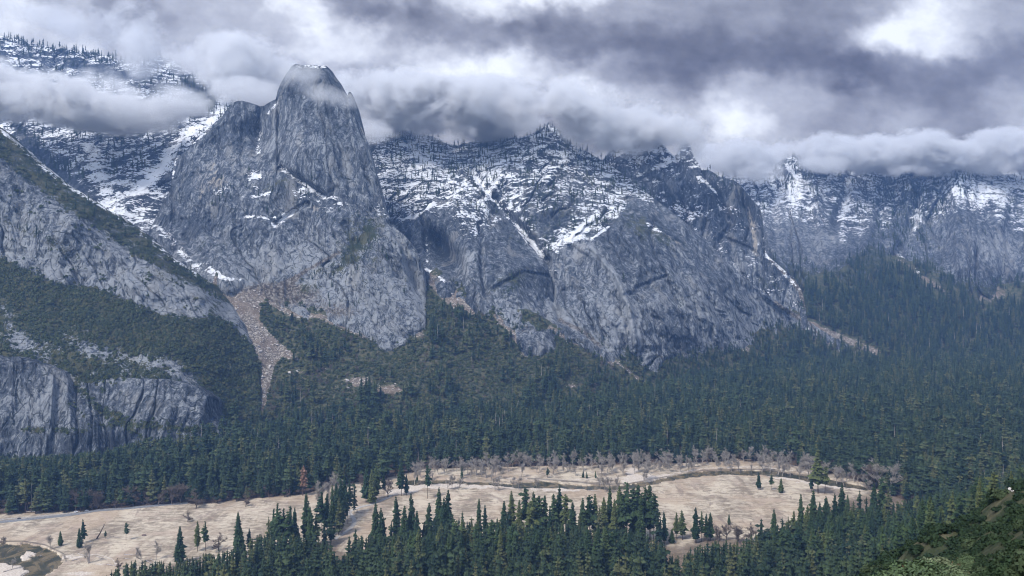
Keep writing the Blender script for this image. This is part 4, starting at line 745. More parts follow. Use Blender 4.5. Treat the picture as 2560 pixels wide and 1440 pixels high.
# random fill of the front stand
filltop = curve([(250,1440),(300,1408),(340,1394),(420,1400),(560,1368),(600,1355),(660,1325),(760,1330),(830,1350),(850,1392),(895,1335),(1000,1325),(1100,1300),(1300,1298),(1500,1305),(1600,1318),(1650,1345),(1685,1390),(1750,1352),(1850,1340),(1950,1305),(2050,1272),(2150,1270),(2300,1235),(2450,1185),(2560,1150)])
xs_, ys_ = [], []; y = 560.
while y < 1100:
    half = 1330/F*y; n = int(2*half/9.6); xs_.append(-half+(np.arange(n)+RNG.uniform(-.5, .5, n)+.5)*9.6); ys_.append(y+RNG.uniform(-.5, .5, n)*9.6); y += 9.6
X, Y = np.concatenate(xs_), np.concatenate(ys_); Z = ground_z(X, Y, False)[0]; U = U0+F*X/Y; VFl = V0+F*H/Y; slp = near_slope(X, Y) > Z-.01
FILL = []
for x, y, z, u, vf, s_ in zip(X, Y, Z, U, VFl, slp):
    if not s_ and vf < frontline(u)+4: continue
    if s_ and u < 1900: continue
    if s_ and (u > 2330 and RNG.random() < .62+.15*(u > 2450)): continue
    if RNG.random() < .10: continue
    h = RNG.uniform(30, 60) if not s_ else RNG.uniform(26, 50); vmin = filltop(u)+RNG.exponential(14)
    h = min(h, H-z-(vmin-V0)/F*y)
    if h < 13: continue
    vt = V0+F*(H-z-h)/y; vb_ = V0+F*(H-z)/y
    if vt > 1438 or not -30 < u < 2590: continue
    FILL.append(dict(u=u, x=x, y=y, z=z, h=h, w=RNG.uniform(.85, 1.2), k=None, where='slope' if s_ else 'front', vt=vt, label=None))
print('fill', len(FILL))
for t_ in FILL+TREES:                                            # size shown in the photograph
    t_['size'] = t_['h']/t_['y']*F*min(1., (1440-t_['vt'])/(t_['h']/t_['y']*F))
single = [t_ for t_ in TREES if t_['label']]; rest = sorted([t_ for t_ in TREES+FILL if not t_['label']], key=lambda q: -q['size'])
named = single+rest[:300-len(single)]; overflow = rest[300-len(single):]
wood = np.concatenate([wood]+([np.array([[q['x'], q['y'], q['z']-.3, q['h']/50*q['w'], q['h']/50, RNG.integers(0, 6)] for q in overflow])] if overflow else []))
SECT = [(-99,420,'at the left end of the front stand'),(420,560,'below the twin pines'),(560,660,'at the foot of the tall meadow fir'),(660,755,'left of the pale bare trees'),(755,800,'below the pale bare trees'),(800,860,'left of the curving bike path'),(860,925,'just right of the curving bike path'),(925,985,'below the bridge clump'),(985,1065,'below the sandbar oak'),
        (1065,1130,'below the left end of the river'),(1130,1190,'below the sandy left river stretch'),(1190,1255,'left of the middle of the picture'),(1255,1310,'at the middle of the picture'),(1310,1355,'right of the middle of the picture'),(1355,1405,'below the far pine on the bank'),(1405,1465,'below the two tiny bank firs'),(1465,1515,'below the willow thicket'),
        (1515,1562,'below the pale sand point'),(1562,1605,'in the tallest clump'),(1605,1660,'right side of the tallest clump'),(1660,1720,'in the gap right of the tallest clump'),(1720,1790,'below the small fir group'),(1790,1870,'below the bare oaks'),(1870,1945,'below the three meadow pines'),(1945,2000,'left of the tallest riverside conifer'),(2000,2060,'below the tallest riverside conifer'),
        (2060,2120,'right of the tallest riverside conifer'),(2120,2180,'below the right end of the river'),(2180,2215,'well left of the pale clearing'),(2215,2250,'just left of the pale clearing'),(2250,2290,'below the pale clearing'),(2290,2330,'just right of the pale clearing'),(2330,2420,'above the evergreen shrubs at right'),(2420,2700,'beside the pale rocks at the right edge')]
ORD = 'first second third fourth fifth sixth seventh eighth ninth tenth eleventh twelfth thirteenth fourteenth fifteenth sixteenth seventeenth eighteenth nineteenth twentieth'.split()
cells = {}
for t_ in named:
    if t_['label']: continue
    s_ = [q for q in SECT if q[0] <= t_['u'] < q[1]][0]; row = 'rear row' if t_['where'] == 'skyline' else ('hillside' if t_['where'] == 'slope' else ('front row' if t_['vt'] > 1385 else 'middle row'))
    cells.setdefault((s_[2], row), []).append(t_)
def split_rows(cells, top, most=12):
    out = {}
    for (place, row), ts in cells.items():
        nb = min(5, -(-len(ts)//most)); ts = sorted(ts, key=top); names = {1: ['']}.get(nb, {2: ['upper ', 'lower '], 3: ['upper ', 'middle ', 'lower '], 4: ['top ', 'upper ', 'lower ', 'bottom '], 5: ['top ', 'upper ', 'middle ', 'lower ', 'bottom ']}.get(nb))
        for b in range(nb): out[(place, names[b]+row)] = ts[len(ts)*b//nb:len(ts)*(b+1)//nb]
    return out
for (place, row), ts in split_rows(cells, lambda q: q['vt']).items():
    for i, t_ in enumerate(sorted(ts, key=lambda q: q['u'])):
        k = 'tall' if t_['h'] > 48 else ('medium' if t_['h'] > 34 else 'short')
        pl = '%s conifer, %s %s' % (k, row, place)
        t_['label'] = pl+(', %s from left' % ORD[min(i, 19)] if len(ts) > 1 else '')
def put_tree(t_, protos, name='conifer', cat='conifer', group=None, base_h=50.):
    k = t_['k'] if t_['k'] is not None else int(RNG.integers(0, len(protos)))
    r = bpy.data.objects.new(name, None); C.objects.link(r); s = t_['h']/base_h
    r.location = (t_['x'], t_['y'], t_['z']-.2); r.scale = (s*t_['w'], s*t_['w'], s); r.rotation_euler = (RNG.normal(0, .012), RNG.normal(0, .012), RNG.uniform(0, 6.28))
    tag(r, t_['label'], cat, group)
    for me, nm in zip(protos[k], ('trunk', 'crown', 'twigs')): link(nm, me, r)
    return r
GR = {'single': 'conifers standing on the open meadow', 'skyline': 'conifers of the front stand', 'front': 'conifers of the front stand', 'slope': 'conifers on the near hillside'}
for t_ in named: put_tree(t_, NEAR, group=GR[t_['where']])
# the reddish dead fir
rs = np.random.default_rng(77); cv, cf = conifer_crown(rs, 50., 6.5, .35, 30, 8, .45, .5, .2); tv, tf = trunk_geo(rs, 50., .6)
t_ = dict(x=0, y=0, z=0, h=1, w=1, k=0, label='rust brown dead fir at the wood edge left of the pale bare trees'); y = floor_y(1240); t_.update(x=(757-U0)/F*y, y=y, z=0, h=(1240-1163)/F*y, w=1.)
put_tree(t_, [(raw_mesh('rust_trunk', tv, tf, [M['bark']]), raw_mesh('rust_crown', cv, cf, [M['rust']], smooth=False))], 'dead_fir', 'dead conifer')
# ---------------------------------------------------------------- bare broadleaf trees
COT = []; OAKB = []
for i in range(4):
    b, t2 = branch_tree(np.random.default_rng(200+i), 22., .55, .34, 4, 5, 1300, .075, 1.2, .3, .075)
    COT.append((raw_mesh('cottonwood_trunk_%d' % i, *b, [M['twig']]), raw_mesh('cottonwood_twigs_%d' % i, *t2, [M['twig']], smooth=False)))
for i in range(3):
    b, t2 = branch_tree(np.random.default_rng(220+i), 18., .95, .5, 4, 5, 1100, .09, .55, .25, .08)
    OAKB.append((raw_mesh('oak_trunk_%d' % i, *b, [M['oaktwig']]), raw_mesh('oak_twigs_%d' % i, *t2, [M['oaktwig']], smooth=False)))
def bare_tree(u, vt, vb, kind, label, w=1., group=None, name=None):
    y = floor_y(vb); x = (u-U0)/F*y; h = (vb-vt)/F*y
    r = put_tree(dict(x=x, y=y, z=gz(x, y), h=h, w=w, k=None, label=label), kind, name or ('bare_oak' if kind is OAKB else 'bare_cottonwood'), 'bare tree', group, 18. if kind is OAKB else 22.)
    for c, nm in zip(r.children, ('trunk', 'twigs')): c.name = nm
CW = [(1036,1158,1212),(1054,1150,1196),(1070,1152,1198),(1112,1148,1188),(1150,1148,1192),(1162,1146,1190),(1176,1148,1192),(1192,1135,1188),(1205,1140,1192),(1216,1150,1194),(1228,1152,1200),(1238,1136,1190),(1251,1150,1196),(1303,1150,1192),(1342,1153,1182),(1384,1140,1186),(1410,1154,1184),(1428,1154,1182),(1438,1152,1190),
      (1505,1140,1186),(1518,1138,1182),(1530,1146,1186),(1558,1146,1190),(1586,1134,1184),(1598,1138,1180),(1610,1142,1200),(1622,1150,1184),(1634,1150,1180),(1652,1150,1180),(1668,1138,1172),(1675,1132,1180),(1700,1148,1180),(1722,1140,1178),(1732,1146,1178),(1800,1140,1176),(1815,1128,1172),(1830,1140,1178),(1850,1146,1178),(1880,1155,1182),(1905,1126,1178),(1925,1135,1180),(1945,1140,1186),(1955,1150,1190),(1975,1145,1190),(1998,1150,1196),(2020,1140,1198),(2092,1158,1208),(2110,1170,1214),
      (1120,1180,1222),(1130,1184,1222),(1145,1186,1225),(1238,1186,1226),(1246,1188,1228),(1282,1184,1220),(1296,1186,1222),(1342,1190,1222),(1500,1186,1222),(1512,1184,1230),(1525,1180,1232),(1540,1184,1228),(1610,1168,1204),(1078,1176,1216)]
CW += [(float(u), float(v)-RNG.uniform(26, 50), float(v)) for u, v in [(uu+RNG.uniform(-5, 5), min(treeline(uu)+RNG.uniform(0, 16), float(np.interp(uu, [1030, 1300, 1500, 1700, 1900, 2000, 2200], [1194, 1194, 1196, 1180, 1170, 1180, 1225]))-3)) for uu in np.linspace(1045, 2180, 92)]]
spots = {}
NAMES = [(0,1100,'left of the spindle cedar on the far bank'),(1100,1200,'behind the spindle cedar on the far bank'),(1200,1290,'between the spindle cedar and the small bank pine'),(1290,1400,'around the small spreading pine on the bank'),(1400,1490,'near the two tiny bank firs'),(1490,1560,'in the thicket left of the sand point'),(1560,1600,'around the pale sand point'),(1600,1640,'just right of the pale sand point'),(1640,1690,'along the bank right of the sand point'),(1690,1740,'left of the far river bend'),(1740,1800,'at the far river bend'),(1800,1870,'behind the far river bend'),(1870,1910,'behind the first meadow pine'),(1910,1960,'behind the other two meadow pines'),(1960,2040,'left of the tallest riverside conifer'),(2040,2200,'right of the tallest riverside conifer')]
for u, vt, vb in CW:
    nm = [q[2] for q in NAMES if q[0] <= u < q[1]][0]; near = vb > 1200 and u < 1640; spots.setdefault((nm, near), []).append((u, vt, vb))
for (nm, near), L in spots.items():
    for i, (u, vt, vb) in enumerate(sorted(L)):
        bare_tree(u, vt, vb, COT, '%s bare tree %s%s' % ('thin, nearer' if near else 'pale twiggy', nm, ', %s from left' % ORD[i] if len(L) > 1 else ''), RNG.uniform(.9, 1.4), 'bare trees along the river')
for u, vt, vb, kd, lab in [(792,1205,1275,COT,'tall pale bare tree left of the front conifer clump by the bike path'),(802,1200,1272,COT,'second tall pale bare tree touching the first by the bike path clump'),(822,1186,1262,COT,'tall pale bare tree rising behind the bike path conifers'),(836,1182,1258,COT,'brownish bare tree behind the bike path conifers'),
    (970,1194,1243,OAKB,'dark spreading bare oak between the bridge clump and the tall fir'),(905,1178,1222,OAKB,'small brown bare tree at the wood edge left of the bridge clump'),(333,1208,1265,OAKB,'purple grey bare oak at the wood edge, leftmost of the oaks there'),(358,1212,1262,OAKB,'purple grey bare oak, second from left at the wood edge'),(396,1215,1265,OAKB,'open branched bare oak at the wood edge with visible limbs'),
    (430,1205,1262,OAKB,'broad bare oak around a dark fir at the wood edge'),(452,1200,1258,OAKB,'broad bare oak right of the dark fir at the wood edge'),(490,1218,1271,OAKB,'round crowned bare oak standing out on the left meadow edge'),(614,1228,1266,OAKB,'small gnarled bare oak on the meadow edge left of the rust brown fir'),(717,1210,1244,OAKB,'small dark oak below the rust brown fir'),
    (165,1215,1277,OAKB,'dull purple bare oak among the dark trunks at far left'),(190,1220,1277,OAKB,'second dull purple bare oak among the dark trunks at far left'),(245,1212,1270,OAKB,'greyish bare tree at the wood edge above the road end'),
    (127,1328,1371,COT,'slim bare tree on the meadow left of the small round topped evergreen'),(469,1275,1305,OAKB,'small crooked leafless tree alone in the left meadow'),(547,1325,1376,OAKB,'bare tree with forked limbs right of the twin pines'),(222,1350,1409,COT,'pale fuzzy bare tree with a thick broken stem near the river debris'),
    (28,1392,1425,COT,'grey bushy willow on the sand bar in the lower left corner'),(355,1362,1408,COT,'thin leafless sapling among the fallen logs, left of the broad dark fir'),(298,1392,1424,OAKB,'low grey thicket beside the log jam at lower left'),(390,1352,1400,COT,'thin leafless sapling just left of the broad dark fir'),(8,1340,1366,OAKB,'scraggly leafless bush on the river bank at the left edge'),
    (1800,1300,1352,OAKB,'dark bare oak at the near edge of the right meadow, leftmost of three'),(1816,1304,1350,OAKB,'dark bare oak at the near edge of the right meadow, middle of three'),(1846,1296,1352,OAKB,'dark bare oak at the near edge of the right meadow, rightmost of three'),(1880,1300,1352,OAKB,'grey bare tree below the three meadow pines'),
    (2200,1140,1232,COT,'tall purple grey bare tree right of the meadow end'),(2225,1145,1236,COT,'second tall grey bare tree right of the meadow end'),(2170,1190,1236,COT,'grey bare bush where the river leaves the meadow'),(2185,1150,1225,OAKB,'broad purple grey bare tree behind the river end'),
    (1005,1420,1445,OAKB,'leafless tree beside the pale roof at the bottom edge')]:
    bare_tree(u, vt, vb, kd, lab, RNG.uniform(.9, 1.25), 'bare trees of the meadow and wood edge')
# ---------------------------------------------------------------- dead standing trunks
SN = []
for i in range(3):
    rs = np.random.default_rng(240+i)
    st_ = join([tube([(0, 0, z), (math.cos(a)*l, math.sin(a)*l, z+l*.15)], [.11, .03], 3) for z, a, l in zip(rs.uniform(14, 46, 26), rs.uniform(0, 6.28, 26), rs.uniform(.8, 2.6, 26))])
    SN.append((raw_mesh('snag_trunk_%d' % i, *tube([(0, 0, -1), (.2, 0, 12), (.1+i*.2, .4, 30), (.3, .3, 50)], [.62, .52, .36, .1], 6), [M['pale']]), raw_mesh('snag_stubs_%d' % i, *st_, [M['pale']])))
def on_ground_top(u, vt, h):
    ys = np.linspace(1150, 3000, 400); xs = (u-U0)/F*ys; z = ground_z(xs, ys, False)[0]; vv = V0+F*(H-z-h)/ys
    i = int(np.argmin(np.abs(vv-vt))); return xs[i], ys[i], z[i]
snags = [(633,1100,44,'leaning pale dead trunk above the left woods'),(647,1108,34,'shorter pale dead trunk right of the leaning one'),(832,1034,40,'left one of two pale dead trunks below the dark scrub slope'),(846,1036,38,'right one of two pale dead trunks below the dark scrub slope'),(818,1040,36,'dim dead trunk left of the two pale ones below the scrub slope'),
 (1064,1046,40,'pale dead trunk above the meadow left of centre'),(1122,1055,36,'thin dead trunk above the bare riverside trees at left'),(1172,1042,42,'tall pale dead trunk left of the dead grove'),(1202,1032,58,'tallest pale dead trunk, left of the dead grove'),(1218,1053,44,'pale dead trunk beside the tallest one'),
 (1240,1030,56,'left trunk of the pale dead grove'),(1249,1042,52,'second trunk of the pale dead grove'),(1256,1030,52,'third trunk of the pale dead grove'),(1262,1024,50,'fourth trunk of the pale dead grove'),(1280,1015,42,'thin pale trunk right of the dead grove'),(1363,1000,36,'faint dead trunk above the middle woods'),
 (1473,1010,46,'pale dead trunk above the willow thicket'),(1493,1020,44,'pale dead trunk, second above the willow thicket'),(1510,1010,36,'thin dead trunk above the sand point'),(1543,1016,48,'pale dead trunk left of the light clearing'),(1617,990,44,'pale dead trunk above the light clearing'),(1638,965,50,'very tall thin dead trunk right above the light clearing'),(1625,1035,40,'broken dead trunk in the light clearing'),(1665,1046,48,'brownish dead trunk right of the light clearing'),(1668,1070,44,'second brownish dead trunk right of the light clearing'),
 (1965,1005,34,'thin pale dead trunk above the three meadow pines'),(2132,930,34,'faint dead trunk in the far woods at right'),(2236,1062,38,'pale dead trunk above the pale clearing'),(2462,950,30,'faint dead trunk high in the right woods'),(1135,800,26,'pale dead trunk on the slope below the brown rubble cone'),(900,850,26,'pale dead trunk on the scrub slope below the tower'),(945,870,24,'second pale dead trunk on the scrub slope below the tower'),(1040,905,26,'pale dead trunk on the lower slope right of the tower'),(1180,880,26,'pale dead trunk in the middle of the wooded slope'),(1330,930,28,'grey dead trunk on the slope under the pale apron')]
for i, (u, vt, h, lab) in enumerate(snags):
    x, y, z = on_ground_top(u, vt, h); r = put_tree(dict(x=x, y=y, z=z, h=h, w=1.1, k=i % 3, label=lab), SN, 'dead_tree', 'dead tree', 'dead standing trunks')
    for c, nm in zip(r.children, ('trunk', 'stubs')): c.name = nm
    if i == 0: r.rotation_euler = (0, .1, 0)
# ---------------------------------------------------------------- stuff
forest('forest', wood, 'dense conifer forest beyond the meadow and up the rubble slopes')
forest('ridge_forest', ridge, 'dark conifers scattered over the snowy ledges and ridges')
forest('oak_scrub', scrub, 'dark round oak scrub covering the benches and rubble slopes')
forest('rubble', rub_, 'pale boulders strewn down the brown chute and rubble cones')
# ================================================================ NEAR HILLSIDE SHRUBS AND SMALL THINGS
SH = []
for i in range(5):
    rs = np.random.default_rng(300+i); b, f = leafy(rs, 4.2, 3.6, 2300, .42, 13, True)
    st_ = join([tube([(0, 0, -1.), (math.cos(a)*.8, math.sin(a)*.8, 1.2), (math.cos(a)*2, math.sin(a)*2, 2.6)], [.22, .16, .06], 5) for a in (0.3, 2.1, 3.9, 5.2)])
    SH.append((raw_mesh('shrub_stems_%d' % i, *st_, [M['bark']]), raw_mesh('shrub_crown_%d' % i, b, f, [M['oak_near'] if 'oak_near' in M else M['brush']], smooth=False)))
MZ = []
for i in range(3):
    rs = np.random.default_rng(320+i); b, f = leafy(rs, 1.25, .95, 5200, .062, 22, False)
    st_ = join([tube([(0, 0, -.6), (math.cos(a)*.3, math.sin(a)*.3, .3), (math.cos(a)*.8, math.sin(a)*.8, .8)], [.05, .035, .012], 4) for a in rs.uniform(0, 6.28, 9)])
    MZ.append((raw_mesh('manzanita_stems_%d' % i, *st_, [M['rust']]), raw_mesh('manzanita_crown_%d' % i, b, f, [M['manz']], smooth=False)))
def put_shrub(x, y, z, s, sz, kinds, label, name, cat, group):
    r = bpy.data.objects.new(name, None); C.objects.link(r); r.location = (x, y, z); r.scale = (s, s, sz); r.rotation_euler = (0, 0, RNG.uniform(0, 6.28)); tag(r, label, cat, group)
    for me, nm in zip(kinds[int(RNG.integers(0, len(kinds)))], ('stems', 'crown')): link(nm, me, r)
cand = []
y = 24.
while y < 900:
    step = 1.3 if y < 50 else 1.8 if y < 90 else 2.7 if y < 150 else 4.0 if y < 230 else 6.2 if y < 400 else 7.5; half = 2000/F*y; x = .40*y
    while x < half:
        xx = x+RNG.uniform(-.35, .35)*step; yy = y+RNG.uniform(-.4, .4)*step; z = float(near_slope(np.array([xx]), np.array([yy]))[0]); u = U0+F*xx/yy; v = V0+F*(H-z)/yy
        bare_ = 1.3*blob(u, v, 2530, 1215, 30, 32, -40)+1.2*line_mask(np.array([u]), np.array([v]), [(2600,1325),(2540,1355),(2480,1382)], 22)[0]+1.*blob(u, v, 2345, 1397, 18, 16)
        if z > 3 and v < 1500 and RNG.random() > bare_*.92 and RNG.random() > .02: cand.append((xx, yy, z, RNG.uniform(.6, 1.2)*(1 if yy > 260 else max(.18, yy/330)), u, v))
        x += step
    y += step
outer = [q for q in cand if q[4] > 2600]; cand = [q for q in cand if q[4] <= 2600]
cand.sort(key=lambda q: -q[3]/q[1])
n_ind = min(len(cand), 150)
SROW = [(0,2330,'at the left foot of the hillside'),(2330,2365,'well left of the rocky streak'),(2365,2400,'left of the rocky streak'),(2400,2430,'just left of the rocky streak'),(2430,2460,'at the lower end of the rocky streak'),(2460,2510,'beside the middle of the rocky streak'),(2510,2560,'near the right edge'),(2560,3000,'cut by the right edge')]
cl2 = {}
for q in cand[:n_ind]:
    s_ = [r for r in SROW if r[0] <= q[4] < r[1]][0][2]; row = 'far slope' if q[5] < 1300 else 'mid slope' if q[5] < 1370 else 'near slope'
    cl2.setdefault((s_, row), []).append(q)
for (s_, row), L in split_rows(cl2, lambda q: q[5], 16).items():
    for i, q in enumerate(sorted(L, key=lambda t: t[4])):
        put_shrub(q[0], q[1], q[2]-.3, q[3], q[3]*RNG.uniform(.8, 1.05), SH, 'round evergreen shrub, %s %s%s' % (row, s_, ', %s from left' % ORD[min(i, 19)] if len(L) > 1 else ''), 'shrub', 'shrub', 'evergreen shrubs on the near hillside')
SHF = [(q[0], q[1], q[2]-.4, q[3]*.95, q[3]*.85, int(RNG.integers(BRUSH.start, BRUSH.stop))) for q in cand[n_ind:]+outer]
if SHF: SHF = [q[:3]+(q[3], q[4], q[5]) for q in SHF]; forest('hillside_brush', SHF, 'dark green brush covering the near hillside at right')
k = 0; bl = [(2322,1402),(2352,1412),(2300,1420),(2392,1416),(2372,1428),(2335,1432),(2420,1408),(2450,1400),(2470,1416),(2498,1402),(2440,1428),(2515,1412),(2535,1396),(2556,1408),(2484,1434),(2530,1432),(2566,1428),(2400,1436),(2285,1436),(2420,1390),(2360,1392),(2562,1384),(2508,1388),(2466,1386)]
for i, (u, vt) in enumerate(sorted(bl)):
    y = 66-(vt-1385)*.5+RNG.uniform(-3, 3); x = (u-U0)/F*y; zt = H-(vt-V0)/F*y; zg = float(near_slope(np.array([x]), np.array([y]))[0]); s = max(.7, min(1.9, (zt-zg)/1.3)) if zt > zg+.6 else .8
    put_shrub(x, y, zt-1.15*s, s*RNG.uniform(.9, 1.1), s, MZ, 'pale green leafy bush in the lower right corner, %s from left' % (ORD+['twenty-first','twenty-second','twenty-third','twenty-fourth'])[i], 'leafy_bush', 'bush', 'nearest leafy bushes in the lower right corner')
# pale rocks on the hillside
rk = []
for _ in range(4500):
    yy = RNG.uniform(130, 700); u = RNG.uniform(2300, 2590); xx = (u-U0)/F*yy; z = float(near_slope(np.array([xx]), np.array([yy]))[0]); v = V0+F*(H-z)/yy
    m_ = 1.3*blob(u, v, 2530, 1215, 30, 32, -40)+1.2*line_mask(np.array([u]), np.array([v]), [(2600,1325),(2540,1355),(2480,1382)], 22)[0]+1.*blob(u, v, 2345, 1397, 18, 16)
    if RNG.random() < m_*.9: s = RNG.uniform(.3, 1.5)*min(1, yy/300); rk.append((xx, yy, z+.1, s, s, int(RNG.integers(16, 19))))
forest('hillside_rocks', rk, 'pale broken granite showing between the shrubs of the near hillside')
# ---- small things on the meadow
def rock(name, u, v, s, label, mat, seed=0, z=None):
    rs = np.random.default_rng(seed); bm = bmesh.new()
    for q in rs.normal(0, 1, (26, 3)): q /= np.linalg.norm(q); bm.verts.new(q*[1.3, .9, .75]*s*rs.uniform(.85, 1.1))
    bmesh.ops.convex_hull(bm, input=bm.verts[:]); loose = [x for x in bm.verts if not x.link_faces]; bmesh.ops.delete(bm, geom=loose, context='VERTS'); bmesh.ops.bevel(bm, geom=bm.edges[:], offset=.08*s, segments=1, affect='EDGES')
    me = bpy.data.meshes.new(name); bm.to_mesh(me); bm.free(); me.materials.append(mat); o = link(name, me); y = floor_y(v); x = (u-U0)/F*y; o.location = (x, y, gz(x, y)+.2*s if z is None else z); return tag(o, label, 'rock')
M['darkrock'] = plain('dark_meadow_rock', (.10, .075, .065), (.17, .13, .12), .8)
rock('rock', 360, 1339, 2.3, 'dark brown boulder alone in the left meadow', M['darkrock'], 3)
rock('rock', 1001, 1441, 6., 'pale grey rock slab among the firs at the bottom edge', M['boulder'], 4)
def log(u0, v0, u1, v1, r, label, lift=.4):
    ya, yb_ = floor_y(v0), floor_y(v1); a = np.array([(u0-U0)/F*ya, ya, 0]); b = np.array([(u1-U0)/F*yb_, yb_, 0]); a[2] = gz(a[0], a[1])+lift; b[2] = gz(b[0], b[1])+lift
    m_ = (a+b)/2+[0, 0, .15]; root = bpy.data.objects.new('fallen_log', None); C.objects.link(root); root.location = a; tag(root, label, 'log', 'fallen logs')
    v, f = tube([a-a, (a*.5+m_*.5)-a, m_-a, b-a], [r*1.2, r, r*.8, r*.35], 7); link('stem', raw_mesh('log_stem', v, f, [M['pale']]), root)
    rs = np.random.default_rng(int(u0)); d = (b-a)/np.linalg.norm(b-a); v, f = join([tube([(0, 0, 0), tuple(-d*r*1.5+rs.normal(0, 1, 3)*r*2.2)], [r*.4, r*.1], 4) for _ in range(7)]); link('root_plate', raw_mesh('log_roots', v, f, [M['bark']]), root)
for q in [(311,1388,337,1389,.55,'pale straight fallen log between the sapling and the twin pines'),(312,1398,331,1399,.35,'thin fallen log just below the pale straight one'),(196,1385,215,1392,.5,'dark fallen log leaning into the log jam by the stump'),(240,1392,272,1402,.4,'curved pale drift log right of the broken stump'),(180,1402,200,1397,.5,'drift log on the river bank, left of the broken stump'),
          (268,1412,300,1418,.45,'drift log in the pile at lower left'),(365,1402,385,1414,.4,'grey log lying by the left firs'),(376,1398,392,1408,.35,'second grey log lying by the left firs'),(284,1343,303,1344,.35,'fallen log behind the stubby young pine'),(66,1280,98,1281,.55,'long dark log at the wood edge by the road'),(196,1270,225,1262,.5,'dark log propped at the wood edge above the road'),
          (1470,1227,1502,1228,.5,'pale drift log on the near river bank'),(1465,1196,1486,1192,.5,'pale drift log on the far bank left of the sand point'),(1626,1187,1640,1192,.5,'drift log right of the sand point'),(893,1279,903,1285,.5,'fallen trunk beside the bike path bend'),(98,1392,108,1388,.45,'driftwood caught on the islet in the left river bend'),(10,1430,45,1420,.4,'driftwood on the sand bar in the lower left corner'),(586,990,596,1010,.5,'x')][:-1]:
    log(*q)
# leaning dead tree and broken stump
def stick(name, pts, radii, label, cat, mat, extra=()):
    root = bpy.data.objects.new(name, None); C.objects.link(root); root.location = pts[0]; P = np.array(pts, float)-np.array(pts[0]); tag(root, label, cat)
    link('trunk', raw_mesh(name+'_trunk', *tube(P, radii, 7), [mat]), root)
    if extra: v, f = join([tube(np.array(e[0])-np.array(pts[0]), e[1], 4) for e in extra]); link('branches', raw_mesh(name+'_branches', v, f, [mat]), root)
y = floor_y(1347); k_ = y/F; bx_ = (241-U0)*k_
stick('leaning_tree', [(bx_, y, -.3), (bx_+9*k_, y, 14*k_), (bx_+15*k_, y+1, 27*k_), (bx_+21*k_, y+2, 40*k_)], [.9, .7, .45, .12], 'dead tree leaning to the right on the left meadow', 'dead tree', M['bark'],
      [([(bx_+15*k_, y+1, 27*k_), (bx_+19*k_, y, 30*k_), (bx_+23*k_, y, 35*k_)], [.22, .15, .05]), ([(bx_+10*k_, y, 16*k_), (bx_+6*k_, y, 24*k_)], [.2, .05]), ([(bx_+18*k_, y+1, 33*k_), (bx_+16*k_, y, 40*k_)], [.15, .04])])
y = floor_y(1408); k_ = y/F; bx_ = (222-U0)*k_
stick('broken_stump', [(bx_, y, -.3), (bx_+.1, y, 12*k_), (bx_+1.5*k_, y, 27*k_)], [1.0, .85, .5], 'thick pale broken trunk in the log jam at lower left', 'stump', M['pale'], [([(bx_, y, 6*k_), (bx_-5*k_, y, 20*k_)], [.35, .15]), ([(bx_, y, 4*k_), (bx_+4*k_, y, 24*k_)], [.35, .15])])
y = floor_y(1284); k_ = y/F
stick('marker_post', [((912-U0)*k_, y, -.2), ((912-U0)*k_, y, 3.), ((912-U0)*k_, y, 3.6)], [.14, .14, .13], 'dark wooden post beside the bike path bend', 'post', M['bark'])
# ---- cars on the road
glass = NT('car_glass'); glass.bsdf((.02, .025, .03), .1, None, .6)
tyre = NT('tyre'); tyre.bsdf((.02, .02, .02), .8)
def car(u, v, rgb, label, kind='sedan'):
    pm_ = NT('car_paint'); pm_.bsdf(rgb, .3, None, .5); y = floor_y(v); x = (u-U0)/F*y
    root = bpy.data.objects.new('car', None); C.objects.link(root); root.location = (x, y, gz(x, y)+.45); root.rotation_euler = (0, 0, math.atan2(floor_y(v-1.0)-y, 10/F*y)); tag(root, label, 'car', 'cars on the road')
    sd = [(-2.3,.35),(-2.35,.75),(-1.7,.95),(-.9,1.42),(.5,1.45),(1.25,.98),(2.2,.82),(2.35,.5),(2.3,.35)] if kind == 'sedan' else [(-2.3,.35),(-2.35,1.0),(-2.2,1.7),(.6,1.75),(1.3,1.1),(2.2,.98),(2.35,.55),(2.3,.35)]
    bm = bmesh.new(); L = [bm.verts.new((a, -.9, b)) for a, b in sd]; R_ = [bm.verts.new((a, .9, b)) for a, b in sd]; bm.faces.new(L[::-1]); bm.faces.new(R_); n = len(sd)
    for i in range(n): bm.faces.new((L[i], L[(i+1) % n], R_[(i+1) % n], R_[i]))
    bmesh.ops.bevel(bm, geom=bm.edges[:], offset=.07, segments=2, affect='EDGES'); me = bpy.data.meshes.new('car_body'); bm.to_mesh(me); bm.free(); me.materials.append(pm_.m); link('body', me, root)
    top = 1.4 if kind == 'sedan' else 1.68; a0, a1 = (-1.25, .95) if kind == 'sedan' else (-2.1, .95)
    for s in (-1, 1):
        V = np.array([(a0, s*.915, 1.0), (a1, s*.915, 1.0), (.4, s*.915, top-.08), (a0+.35, s*.915, top-.08)]); link('side_window', raw_mesh('side_window', V, np.array([(0, 1, 2, 3)]), [glass.m], smooth=False), root)
    for px in (-1.45, 1.45):
        for s in (-1, 1):
            a = np.arange(14)*2*np.pi/14; V = np.concatenate([np.stack([px+.34*np.cos(a), np.full(14, s*w_), .34+.34*np.sin(a)], 1) for w_ in (.72, .94)]); Fq = np.array([(i, (i+1) % 14, 14+(i+1) % 14, 14+i) for i in range(14)])
            Vc_ = np.vstack([V, [(px, s*.94, .34)]]); F3 = np.concatenate([tri(Fq), np.array([(14+i, 14+(i+1) % 14, 28) for i in range(14)])]); link('wheel', raw_mesh('wheel', Vc_, F3, [tyre.m]), root)
car(48, 1298.5, (.02, .03, .06), 'small dark blue car on the road at the left edge of the woods')
